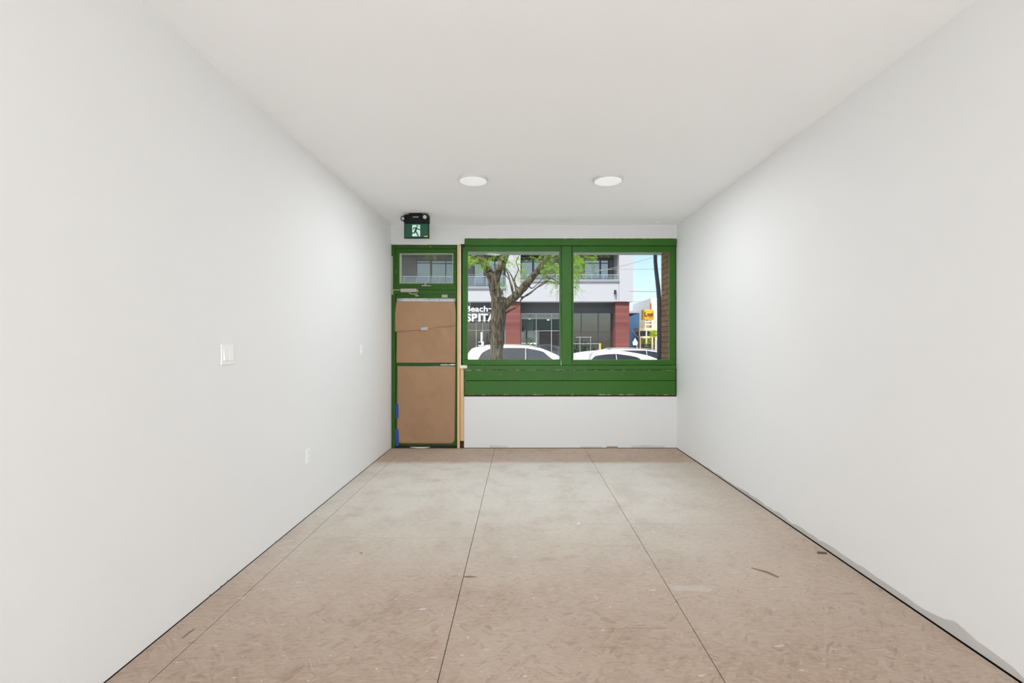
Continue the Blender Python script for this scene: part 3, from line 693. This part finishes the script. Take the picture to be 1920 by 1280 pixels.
h_roof = [(a, b * 1.03) for a, b in h_roof]
h_belt = [(0, .80), (.4, .98), (1.2, .95), (2.8, .90), (3.45, .93), (4.0, .80), (4.2, .5)]
h_glass = [('rear_door_window', [(.92, .52), (1.77, .50), (1.77, .82), (1.25, .79)]), ('front_door_window', [(1.785, .50), (3.00, .50), (2.30, .79), (1.785, .82)])]
dr = 10.9
car('white hatchback nearest outside the right-hand window', gx(1166, dr) - 1.86, dr, 4.2, 1.75, h_roof, h_belt, h_glass, 'carwhite')
d3 = 17.2
car('silver car behind the white hatchback', gx(1192, d3) - 1.55, d3, 4.62, 1.85, [(a, b * .905) for a, b in suv_roof], suv_belt, suv_glass, 'cargrey', True)

# ------------------------------------------------------------------ street tree
TD = 9.3
def smoothpts(pts, rad, k=5):
    P, R = [], []
    n = len(pts)
    for i in range(n - 1):
        p0, p1, p2, p3 = (Vector(pts[max(0, i-1)]), Vector(pts[i]), Vector(pts[i+1]), Vector(pts[min(n-1, i+2)]))
        for j in range(k):
            t = j / k
            P.append(.5 * ((2 * p1) + (p2 - p0) * t + (2*p0 - 5*p1 + 4*p2 - p3) * t*t + (3*p1 - p0 - 3*p2 + p3) * t**3)); R.append(rad[i] + (rad[i+1] - rad[i]) * t)
    P.append(Vector(pts[-1])); R.append(rad[-1]); return P, R
tree = thing('street_tree', 'forked street tree with furrowed bark and light green leaves outside the left window', 'tree', (gx(930, TD), TD, -.13))
def tb(pix, wid, name, seg=10, dz=0., wob=.16, k=5):
    pts = []
    for i, q in enumerate(pix):
        d = TD + (q[2] if len(q) > 2 else 0); pts.append(px(q[0], q[1], d))
    P, R = smoothpts(pts, [w * TD / F / 2 for w in wid], k)
    return P, MB().tube(P, R, seg, wob)
B = []
g0 = px(930, 700, TD); 
P, m = tb([(930, 778), (930, 740), (930.5, 700), (931, 672), (932, 640), (933.5, 610), (934.5, 585), (936, 568), (938, 556)], [40, 30, 25, 24, 25, 27, 28, 31, 24], 'trunk', 16)
m.build('trunk', 'bark', tree, smooth=True); B.append(P)
def branch(pix, wid, seg=8, wob=.14, k=5):
    P, m = tb(pix, wid, 'branch', seg, 0, wob, k); m.build('branch', 'bark', tree, smooth=True); B.append(P); return P
branch([(935, 580), (931, 560), (928, 540), (928.5, 524), (934, 508), (941.5, 495), (947, 482), (951, 468, .1), (957, 430, .4), (962, 360, .7), (970, 280, 1)], [24, 21, 20, 18, 15, 13.5, 13, 12, 10, 7, 3], 12)
branch([(928, 545), (924, 527), (918, 511), (910, 497), (902, 484), (896, 472), (882, 448, -.2), (862, 410, -.4), (845, 360, -.6)], [20, 18, 17, 15, 12.5, 11, 9, 6, 3], 12)
branch([(939, 580), (950, 569), (963, 558), (976, 545), (988, 532), (1000, 517), (1013, 501), (1021, 488), (1032, 468, .1), (1050, 430, .3), (1068, 380, .5)], [17, 16, 15.5, 15, 14, 12, 10.5, 9.5, 8, 6, 3], 12)
branch([(963, 553), (959, 540), (955, 522), (951, 510), (940, 499, .1), (925, 496, .2)], [3.8, 3.2, 2.6, 2.3, 1.7, 1.2], 6)
branch([(968, 547), (964, 530), (958, 515), (951, 505), (944, 500, -.1)], [3.2, 2.6, 2.2, 1.7, 1.2], 6)
branch([(974, 543), (967, 534), (965, 522), (972, 505), (968, 490), (976, 474)], [3.5, 2.6, 2.2, 1.9, 1.6, 1.2], 6)
branch([(976, 557), (983, 556), (994, 550), (1005, 540), (1018, 533), (1030, 523), (1043, 514, -.2)], [3.5, 3.2, 3.0, 2.8, 2.3, 1.7, 1.2], 6)
branch([(976, 563), (984, 555), (998, 546), (1012, 535), (1024, 527), (1046, 532, -.1), (1058, 540, -.1)], [3.2, 2.9, 2.6, 2.3, 1.9, 1.4, 0.9], 6)
branch([(985, 545), (993, 533), (1001, 522), (1008, 514), (1022, 513), (1040, 512), (1060, 508), (1085, 498)], [3.5, 2.9, 2.6, 2.6, 2.3, 2.0, 1.6, 1.2], 6)
branch([(948, 588), (958, 581), (968, 576), (973, 570), (977, 562)], [3.8, 3.2, 2.9, 2.3, 2.0], 6)
branch([(952, 570), (957, 560), (962, 545), (958, 530), (948, 516), (941, 511)], [3, 2.6, 2.2, 1.8, 1.4, 1], 6)
branch([(990, 533), (996, 540), (1004, 536), (1016, 524), (1030, 516)], [2.4, 2.2, 1.8, 1.4, 1], 6)
branch([(1021, 520), (1034, 522), (1048, 530), (1060, 536), (1082, 540)], [1.8, 1.6, 1.4, 1.2, .8], 6)
branch([(1021, 488), (1045, 478, .1), (1080, 476, .1), (1112, 486, .1)], [6, 4, 2.5, 1], 8)
# foliage: pinnate sprays hung round chosen places
fol = MB()
def spray(c, direc, n=9, L=.20, lw=.017, ll=.042):
    direc = direc.normalized(); side = direc.cross(Vector((random.uniform(-.4, .4), random.uniform(-.4, .4), 1))).normalized(); nrm = side.cross(direc)
    for i in range(n):
        t = (i + .5) / n; p = c + direc * (L * t) - Vector((0, 0, .06 * t * t))
        for sg_ in (-1, 1):
            a = (side * sg_ + direc * .45 + nrm * random.uniform(-.35, .35)).normalized(); w = direc * lw * .5 * random.uniform(.8, 1.2)
            q = p + a * ll * random.uniform(.7, 1.15)
            fol.quad(p - w * .4, p + (q - p) * .5 - w, q, p + (q - p) * .5 + w)
def cloud(x0, x1, y0, y1, n, dd=(-.7, .9), droop=-.5):
    for _ in range(n):
        d = TD + random.uniform(*dd); c = px(random.uniform(x0, x1), random.uniform(y0, y1), d)
        spray(c, Vector((random.uniform(-1, 1), random.uniform(-1, 1), random.uniform(droop - .4, droop + .7))))
cloud(872, 922, 474, 490, 46); cloud(898, 918, 488, 499, 7); cloud(924, 950, 474, 494, 10)
cloud(948, 978, 474, 500, 16); cloud(958, 976, 500, 524, 13); cloud(935, 950, 515, 538, 8)
cloud(980, 1008, 474, 515, 14); cloud(1012, 1052, 474, 512, 80); cloud(1032, 1056, 510, 545, 16); cloud(1020, 1050, 515, 530, 4)
cloud(1068, 1096, 482, 514, 62); cloud(1074, 1118, 474, 494, 26); cloud(1072, 1088, 512, 540, 16); cloud(1076, 1092, 536, 552, 6)
cloud(780, 1180, 250, 474, 620, (-2., 2.))
cloud(700, 1240, 150, 360, 260, (-2.5, 2.5))
fol.build('foliage', 'leaf', tree, kind='stuff', recalc=False)

# ------------------------------------------------------------------ the building across the street
ZF, ZB, ZG = 25.5, 27.1, 26.3
XA, XE = -15.0, gx(1187, ZF); GND = -.22
bd = thing('mixed_use_building', 'white panelled building with balconies and dark shopfronts across the street', 'building', ((XA + XE) / 2, ZF + 3, GND))
y2 = lambda y: gz(y, ZF)
fas_z0 = y2(565)
# fascia band under the balconies
MB().box(XA, gx(948, ZF), ZF, ZB + .3, fas_z0, y2(541.5)).build('fascia_panel', 'panel', bd)
MB().box(gx(948.4, ZF), gx(976, ZF), ZF - .01, ZB + .3, fas_z0, 12.).build('pillar_panel', 'panel', bd)
MB().box(gx(976.3, ZF), gx(1160.6, ZF), ZF, ZB + .3, fas_z0, y2(528.5)).build('fascia_panel', 'panel', bd)
MB().box(gx(1161, ZF), XE, ZF - .01, ZB + 8, fas_z0, 12.).build('pillar_panel', 'panel', bd)
MB().box(XA, gx(948.2, ZF), ZF - .06, ZB, y2(541.4), y2(536.5)).build('balcony_slab', 'slab', bd)
MB().box(gx(976.3, ZF), gx(1160.6, ZF), ZF - .06, ZB, y2(528.3), y2(523.5)).build('balcony_slab', 'slab', bd)
# recessed wall and the floor above
zs = gz(478.5, ZF)
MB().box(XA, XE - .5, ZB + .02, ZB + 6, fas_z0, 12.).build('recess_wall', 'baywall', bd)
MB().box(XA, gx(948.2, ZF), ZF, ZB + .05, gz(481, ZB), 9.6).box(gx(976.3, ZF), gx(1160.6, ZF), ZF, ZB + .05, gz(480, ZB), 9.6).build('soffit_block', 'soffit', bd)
MB().box(XA, XE, ZF, ZB + 8, 11.5, 12.1).build('parapet', 'panel', bd)
def bwin(xa, xb, ya, yb, name='window', sky_glare=True, bars=(), hbars=(), fr='frame', d=ZB):
    f = MB(); w = 1.2
    f.pbox(xa, xb, ya, ya + w, d - .08, d + .02, d).pbox(xa, xb, yb - w, yb, d - .08, d + .02, d).pbox(xa, xa + w, ya + w, yb - w, d - .08, d + .02, d).pbox(xb - w, xb, ya + w, yb - w, d - .08, d + .02, d)
    for b in bars: f.pbox(b - .8, b + .8, ya + w, yb - w, d - .075, d + .015, d)
    for b in hbars: f.pbox(xa + w, xb - w, b - .7, b + .7, d - .075, d + .015, d)
    fo_ = f.build(name, fr, bd)
    MB().pbox(xa + w, xb - w, ya + w, yb - w, d - .03, d - .02, d).build('pane', 'coated', fo_)
    if sky_glare: MB().pbox(xa + w, xb - w, ya + w, yb - w, d - .012, d - .004, d).build('sky_glare', 'sky_glare', fo_)  # pale sheet added behind the pane to paint in the reflected sky
bwin(781, 808, 487.5, 536, hbars=(493,)); bwin(809, 855, 487.5, 536, bars=(836,), hbars=(494,)); bwin(700, 740, 490, 536)
bwin(889, 908, 494, 536); bwin(910, 945, 486, 536, bars=(928,), sky_glare=False)
bwin(977, 999, 481, 523, bars=(), hbars=(491,)); bwin(1000, 1018, 481, 523, hbars=(491,), sky_glare=True)
bwin(1050, 1074, 482, 523); bwin(1095, 1125, 484, 523, hbars=(493.5,)); bwin(1125.4, 1141, 484, 523, hbars=(493.5,)); bwin(1141.5, 1150, 484, 523, sky_glare=False)
# balcony railings with glass
def rail(xa, xb, yt, yb):
    d = ZF + .05
    r = MB().pbox(xa, xb, yt, yt + 1.3, d, d + .06, d).build('balcony_rail', 'paleframe', bd)
    xs = []; x = xa
    while x < xb: xs.append(x); x += 22
    xs.append(xb - .8)
    for x in xs: MB().pbox(x, x + .7, yt + 1.3, yb, d, d + .05, d).build('rail_post', 'paleframe', r)
    MB().pbox(xa, xb, yt + 2.6, yb - 1, d + .02, d + .032, d).build('rail_glass', 'storeglass', r)
rail(560, 947.5, 517.6, 536.4); rail(977, 1160, 514.5, 523.4)
# ground floor
MB().box(XA, XE - .25, ZG + .02, ZG + .3, gz(587, ZG), fas_z0 + .02).build('sign_band', 'fascia', bd)
MB().box(XA, XE - .25, ZF + .02, ZG + .3, fas_z0 + .005, fas_z0 + .05).build('canopy_soffit', 'fascia', bd)
MB().box(XA, XE - .3, ZG + 6, ZG + 6.3, GND, fas_z0).build('shop_rear_wall', 'shopdark', bd)
MB().box(XA, XE - .3, ZG + .3, ZG + 6, fas_z0 - .06, fas_z0).build('shop_ceiling', 'shopgreen', bd)
MB().box(XA, XE - .3, ZG + .1, ZG + 6, GND, GND + .05).build('shop_floor', 'shopdark', bd)
MB().pbox(980, 1052, 588.5, 596.5, ZG + .3, ZG + .36, ZG).box(gx(983, ZG), gx(1000, ZG), ZG + .3, ZG + .4, GND, gz(598, ZG)).build('shop_partition', 'shopgreen', bd)
for xa, xb in ((948, 975.6), (1154, 1180)):
    MB().box(gx(xa, ZF + .1), gx(xb, ZF + .1), ZF + .1, ZG + .6, GND, fas_z0).build('clad_pier', 'siding', bd)
MB().box(XE - .5, XE - .2, ZG, ZG + 7, GND, fas_z0).build('end_wall', 'siding', bd)
def store(xa, xb, bars, hbars, yt=587, fm='paleframe'):
    f = MB(); d = ZG; yb = gz_to_y(GND, d)
    f.pbox(xa, xb, yt, yt + 1.6, d, d + .1, d).pbox(xa, xb, yb - 6, yb, d, d + .1, d)
    for b in [xa + .6, xb - .6] + list(bars): f.pbox(b - .6, b + .6, yt, yb, d - .01, d + .1, d)
    for a, b, h in hbars: f.pbox(a, b, h - .5, h + .5, d - .005, d + .1, d)
    o = f.build('shopfront_frame', fm, bd)
    MB().pbox(xa, xb, yt, yb, d + .04, d + .055, d).build('shop_glass', 'storeglass', o)
def gz_to_y(z, d): return VY - (z - CH) * F / d
store(976.5, 1053, (1005.5, 1034), ((977, 1053, 597), (1002, 1053, 620)))
store(820, 947.5, (893, 905, 921), ((820, 947, 619),), 585)
store(1054, 1153, (1090, 1122), ((1054, 1153, 622), (1060, 1150, 585)), 575, 'frame')
store(620, 818, (660, 700, 740, 780), ((620, 818, 619),), 585)
for x, y in ((993, 597), (996, 594.5), (1028, 599), (1034, 596)):
    c = px(x, y, ZG + 3); MB().lathe([(.09, 0), (.09, -.03), (.05, -.04)], (c.x, c.y, c.z), 'z', 16).build('shop_lamp', emit('lit_shop_lamp', (1, .98, .95, 1), 6.), bd)
# sign letters
def text_mesh(mb, txt, xa, xb, ya, yb, d, ext, off=.02):
    cu = bpy.data.curves.new('t', 'FONT'); cu.body = txt; cu.size = 1; cu.extrude = .5; cu.offset = off
    o = bpy.data.objects.new('t', cu); COL.objects.link(o)
    bpy.context.view_layer.update(); dg = bpy.context.evaluated_depsgraph_get()
    me = bpy.data.meshes.new_from_object(o.evaluated_get(dg)); bpy.data.objects.remove(o)
    co = [v.co for v in me.vertices]; x0 = min(c.x for c in co); x1 = max(c.x for c in co); y0 = min(c.y for c in co); y1 = max(c.y for c in co)
    X0, X1, Z0, Z1 = gx(xa, d), gx(xb, d), gz(yb, d), gz(ya, d)
    n0 = len(mb.bm.verts); mb.bm.from_mesh(me); mb.bm.verts.ensure_lookup_table()
    for v in list(mb.bm.verts)[n0:]:
        x, y, z = v.co; v.co = Vector((X0 + (x - x0) / (x1 - x0) * (X1 - X0), d - ext * (z + .5), Z0 + (y - y0) / (y1 - y0) * (Z1 - Z0)))
    bpy.data.meshes.remove(me)
DS = ZF - .06
ss = thing('shop_sign', 'white letters BEACH and SPITA on the charcoal shopfront left of the tree', 'sign', (gx(900, DS), DS, gz(603, DS)))
ss['label'] = 'white lettered shop sign on the charcoal shopfront left of the tree trunk'
q = MB(); text_mesh(q, 'Beach', 873.6, 914.6, 573.6, 584.2, DS, .08, .012); q.pbox(916.2, 925, 577.9, 579.5, DS - .08, DS, DS); q.build('upper_lettering', 'letters', ss, recalc=False)
q = MB()
for ch, a, b in (('S', 874.8, 883.2), ('P', 884.8, 895.0), ('I', 897.2, 901.2), ('T', 902.4, 914.6), ('A', 914.2, 928)): text_mesh(q, ch, a, b, 588, 602.6, DS, .08, .03)
q.build('lower_lettering', 'letters', ss, recalc=False)
MB().pbox(873, 930, 600.2, 600.9, DS + .0, DS + .045, DS).pbox(881, 881.6, 566, 603, DS + .0, DS + .045, DS).build('letter_rail', 'paleframe', ss)
for x, lab in ((940.5, 'small dark wall light on the white fascia between the tree forks'), (1153.5, 'small dark wall light on the white fascia right of the middle window post')):
    c = px(x, 547.5, ZF - .1); t = thing('wall_light', lab, 'wall light', (c.x, ZF - .1, c.z - .12), 'wall lights on the fascia')
    MB().lathe([(.05, -.12), (.07, -.10), (.07, .10), (.05, .12)], (c.x, ZF - .10, c.z), 'z', 16).build('lamp_body', 'blackmetal', t); MB().box(c.x - .04, c.x + .04, ZF - .06, ZF + .0, c.z - .04, c.z + .04).build('bracket', 'blackmetal', t)

# ------------------------------------------------------------------ things on the far pavement
mt = thing('parking_meter', 'white post with a square sign on the far pavement left of the tree', 'post', (gx(902.5, 24.2), 24.2, GND))
MB().box(gx(901.2, 24.2), gx(903.9, 24.2), 24.2, 24.27, GND, gz(622.5, 24.2)).build('post', 'whitemetal', mt)
sgn = MB().box(gx(897.2, 24.2), gx(907.2, 24.2), 24.12, 24.18, gz(648.5, 24.2), gz(640.2, 24.2)).build('square_sign', 'whitemetal', mt)
MB().lathe([(.06, 0), (.085, 0), (.085, .01), (.06, .01)], (gx(900, 24.2), 24.108, gz(643.8, 24.2)), 'y', 20).build('round_mark', 'blackmetal', sgn)
mt.name = 'sign_post'
# patio rail, plants and yellow post before the right-hand shop
fd = 24.6
pf = thing('patio_railing', 'thin patio railing before the dark shopfront right of the window post', 'railing', (gx(1095, fd), fd, GND))
MB().pbox(1066, 1126, 643.4, 644.6, fd, fd + .05, fd).build('top_bar', 'paleframe', pf)
for x in (1070, 1087, 1107, 1123):
    MB().box(gx(x, fd), gx(x + .8, fd), fd, fd + .05, GND, gz(630 if x in (1087, 1107) else 643.4, fd)).build('upright', 'paleframe', pf)
MB().pbox(1080, 1109.6, 631.6, 632.5, fd, fd + .04, fd).build('upper_bar', 'paleframe', pf)
tag(MB().box(gx(1124, 24), gx(1127, 24), 24, 24.09, GND, gz(643.4, 24)).build('yellow_post', 'bollard', bevel=.01), 'yellow post at the end of the patio railing', 'post')
def bush(name, label, xa, xb, ya, yb, d, n, mat, leaf=.09, cat='plant'):
    c = px((xa + xb) / 2, yb, d); mb = MB()
    for _ in range(n):
        p = px(random.uniform(xa, xb), random.uniform(ya, yb), d + random.uniform(-.06, .06))
        a = Vector((random.uniform(-1, 1), random.uniform(-1, 1), random.uniform(-.3, 1))).normalized(); b = a.cross(Vector((random.random(), random.random(), .3))).normalized()
        mb.quad(p, p + a * leaf * .5 + b * leaf * .3, p + a * leaf, p + a * leaf * .5 - b * leaf * .3)
    t = thing(name, label, cat, (c.x, d, GND)); mb.build('leaves', mat, t, kind='stuff', recalc=False)
    MB().tube([(c.x, d, GND), (c.x, d, c.z)], .03, 8).build('stem', 'bark', t)
    return t
for i, (xa, xb, lab) in enumerate(((1067, 1080, 'dark leafy plant at the end of the patio railing beside the window post'), (1084, 1094, 'dark leafy plant behind the middle of the patio railing'), (1100, 1112, 'dark leafy plant behind the patio railing next to the yellow post'))):
    bush('patio_plant', lab, xa, xb, 640, 656, 25.0, 160, 'darkplant')
bush('patio_plant', 'dark plants inside the shop window right of the red pier', 985, 1003, 634, 650, ZG - .4, 130, 'darkplant')
bush('lime_shrub', 'lime green shrub hanging beside the upper timber deck', 1220, 1232, 620, 632, 27.1, 140, 'plant', .14)
bush('lime_shrub', 'lime green shrub inside the lower timber frame', 1202, 1221, 636, 645, 29.7, 150, 'plant', .14)
bush('patio_plant', 'dark plants inside the lower timber frame', 1203, 1220, 646, 656, 27.81, 110, 'darkplant', .12)
# houses beyond
bh = thing('blue_building', 'low blue painted building past the right end of the white building', 'building', (8.3, 33, GND))
dB = 31.
MB().prism([(gx(1178, dB), GND), (gx(1199, dB), GND), (gx(1199, dB), gz(587, dB)), (gx(1190, dB), gz(589, dB)), (gx(1178, dB), gz(594, dB))], 'y', dB, dB + 9).build('wall', 'blue', bh)
MB().box(gx(1176, dB), gx(1200, dB), dB - .1, dB + 9.1, gz(587, dB), gz(585, dB)).build('roof_edge', 'whitewall', bh)
gh = thing('gabled_house', 'pale house with grey shingle roof behind the yellow sign', 'house', (14, 48, GND))
dG = 46.
MB().box(gx(1196, dG), gx(1250, dG), dG, dG + 8, GND, gz(580, dG)).build('wall', 'whitewall', gh)
MB().prism([(gx(1192, dG), gz(581, dG)), (gx(1216, dG), gz(566, dG)), (gx(1250, dG), gz(566, dG)), (gx(1256, dG), gz(581, dG))], 'y', dG - .3, dG + 8).build('roof', 'shingle', gh)
wh = thing('white_building', 'white walled building with red trim at the far right', 'building', (gx(1240, 30), 32, GND))
MB().box(gx(1228.5, 30), gx(1290, 30), 31, 36, GND, gz(556, 30)).build('wall', 'whitewall', wh)
MB().box(gx(1227.4, 30), gx(1229, 30), 30.9, 31.1, GND, gz(566, 30)).build('corner_trim', 'redtrim', wh)
ds = 28.0
ls = thing('yellow_sign', 'yellow box sign with dark lettering above the timber deck', 'sign', (gx(1216, ds), ds + .1, gz(600, ds)))
MB().pbox(1204.6, 1226.6, 580.2, 599.6, ds, ds + .25, ds).build('sign_box', 'bollard', ls, bevel=.02)
MB().pbox(1206.2, 1225.4, 582, 597.4, ds - .015, ds + .01, ds).build('sign_face', 'orange', ls)
q = MB(); text_mesh(q, 'Legi', 1208.6, 1224.4, 585, 595.6, ds - .016, .02, .03); q.build('lettering', 'signletter', ls, recalc=False)
MB().box(gx(1214, ds), gx(1217, ds), ds + .25, ds + .36, gz(602, ds), gz(583, ds)).build('bracket', 'blackmetal', ls)
# timber patio structure
dk = thing('timber_deck', 'raw pale timber deck structure below the yellow sign', 'deck', (gx(1215, 28), 28.6, GND))
D8 = 28.0
MB().pbox(1198.5, 1232, 601, 603.4, D8, D8 + .12, D8).build('hand_rail', 'deckwood', dk)
MB().pbox(1198.5, 1234, 614.5, 619.5, D8, D8 + 1.2, D8).build('deck_floor', 'deckwood', dk)
for x in (1199, 1202.5, 1206, 1209.5):
    MB().pbox(x, x + 2.0, 603.4, 614.5, D8 + .02, D8 + .10, D8).build('baluster', 'deckwood', dk)
MB().pbox(1211, 1232, 606.6, 609.4, D8 + .03, D8 + .08, D8).build('mid_rail', 'deckwood', dk)
MB().pbox(1228, 1230, 603.4, 614.5, D8 + .02, D8 + .10, D8).build('baluster', 'deckwood', dk)
for x in (1198.5, 1211.5, 1229):
    MB().box(gx(x, D8), gx(x + 1.9, D8), D8 + .02, D8 + .14, GND, gz(619.5, D8)).build('post', 'deckwood', dk)
fr_ = thing('timber_stand', 'low raw timber frame standing in front of the deck, below its floor', 'frame', (gx(1212, 27.6), 27.6, GND))
bx_ = MB().pbox(1199.5, 1224.6, 630.2, 633.6, D8 - .4, D8 - .25, D8 - .4); bx_.build('front_beam', 'deckwood', fr_)
for x in (1199.8, 1222.6):
    MB().box(gx(x, D8 - .4), gx(x + 2, D8 - .4), D8 - .4, D8 - .27, GND, gz(633.6, D8 - .4)).build('front_post', 'deckwood', fr_)
MB().box(gx(1198, 30), gx(1236, 30), 30.6, 30.7, GND, gz(620, 30.6)).build('dark_panel', 'shopdark'); tag(bpy.data.objects['dark_panel'], 'dark wall panel behind the timber deck', 'panel')
ar = thing('arrow_sign', 'small white house-shaped sign on a post below the blue building', 'sign', (gx(1191, 25), 25, GND))
MB().prism([(gx(a, 25), gz(b, 25)) for a, b in ((1186, 642), (1190.6, 633.6), (1195.5, 642), (1194.5, 647), (1187, 647))], 'y', 24.95, 25.0).build('sign_board', 'whitemetal', ar)
MB().box(gx(1193.8, 25), gx(1195, 25), 25.0, 25.05, GND, gz(640, 25)).build('post', 'whitemetal', ar)
# overhead wires
def wire(pts, r, label):
    P, R = smoothpts([px(*p) for p in pts], [r] * len(pts), 6)
    tag(MB().tube(P, r, 6).build('overhead_wire', 'wire', smooth=True), label, 'wire', 'overhead wires')
wire([(1060, 520, 20), (1100, 512, 20.5), (1160, 500, 21), (1240, 478, 22)], .012, 'wire sloping across the right-hand balcony')
wire([(1060, 507, 22), (1160, 505, 22), (1260, 504, 22)], .010, 'level wire crossing the upper sky at the balcony height')
wire([(1180, 545.4, 24), (1215, 546.2, 24), (1260, 545.6, 24)], .020, 'thick level wire crossing the middle of the sky')
wire([(1170, 565, 24.8), (1210, 565.6, 24.8), (1260, 563, 24.8)], .012, 'lowest level wire crossing the sky above the blue building')
wire([(1180.5, 606, 26), (1186, 620, 26.2), (1192, 628, 26.5), (1199, 633, 27)], .014, 'white cable sagging in front of the blue building')
wire([(860, 513.5, 18), (950, 516, 18), (1080, 512, 18)], .006, 'thin wire crossing behind the tree fork')

# ------------------------------------------------------------------ light
W = bpy.data.worlds.new('World'); S.world = W; W.use_nodes = True
nt = W.node_tree; nt.nodes.clear()
sky = nt.nodes.new('ShaderNodeTexSky'); sky.sky_type = 'NISHITA'; sky.sun_disc = False
sky.sun_elevation = math.radians(60); sky.sun_rotation = math.radians(205); sky.air_density = 1.; sky.dust_density = 2.; sky.ozone_density = 1.
bg = nt.nodes.new('ShaderNodeBackground'); bg.inputs['Strength'].default_value = .25
wo = nt.nodes.new('ShaderNodeOutputWorld'); nt.links.new(sky.outputs[0], bg.inputs[0]); nt.links.new(bg.outputs[0], wo.inputs[0])
def sun(elev, az, strength):
    l = bpy.data.lights.new('Sun', 'SUN'); l.energy = strength; l.angle = math.radians(.6); l.color = (1, .96, .9)
    o = bpy.data.objects.new('sun', l); COL.objects.link(o)
    d = Vector((math.sin(az) * math.cos(elev), -math.cos(az) * math.cos(elev), math.sin(elev)))   # towards the sun; az 0 = behind the camera
    o.rotation_euler = d.to_track_quat('Z', 'Y').to_euler(); o.location = d * 40
sun(math.radians(61), math.radians(-28), 6.3)
def area(name, loc, rot, sx, sy, power, col=(1, 1, 1), shape='RECTANGLE'):
    l = bpy.data.lights.new(name, 'AREA'); l.shape = shape; l.size = sx; l.size_y = sy; l.energy = power; l.color = col
    o = bpy.data.objects.new(name, l); COL.objects.link(o); o.location = loc; o.rotation_euler = rot
area('added_rear_fill', ((RW0 + RW1) / 2, YR - .02, (RZ0 + RZ1) / 2), (math.radians(90), 0, 0), RW1 - RW0, RZ1 - RZ0, 215, (.87, .945, 1))  # fill light added behind the camera to brighten the room
for xx in (gx(887, 4.2), gx(1140, 4.2)):
    area('ceiling_lamp_light', (xx, 4.2, ZC - .032), (0, 0, 0), .25, .25, 16, (.91, .955, 1), 'DISK')

# ------------------------------------------------------------------ camera
cd = bpy.data.cameras.new('Camera'); cam = bpy.data.objects.new('camera', cd); COL.objects.link(cam)
cam.location = (0, 0, CH); cam.rotation_euler = (math.radians(90), 0, 0)
cd.sensor_width = 36; cd.lens = 36 * F / 1920; cd.shift_x = -16.5 / 1920; cd.shift_y = 1. / 1920; cd.clip_start = .05; cd.clip_end = 400
S.camera = cam
S.view_settings.view_transform = 'Standard'; S.view_settings.look = 'None'; S.view_settings.exposure = 0; S.view_settings.gamma = 1
S.cycles.use_denoising = True
S.cycles.adaptive_threshold = .02; S.cycles.max_bounces = 9; S.cycles.diffuse_bounces = 6; S.cycles.transparent_max_bounces = 16
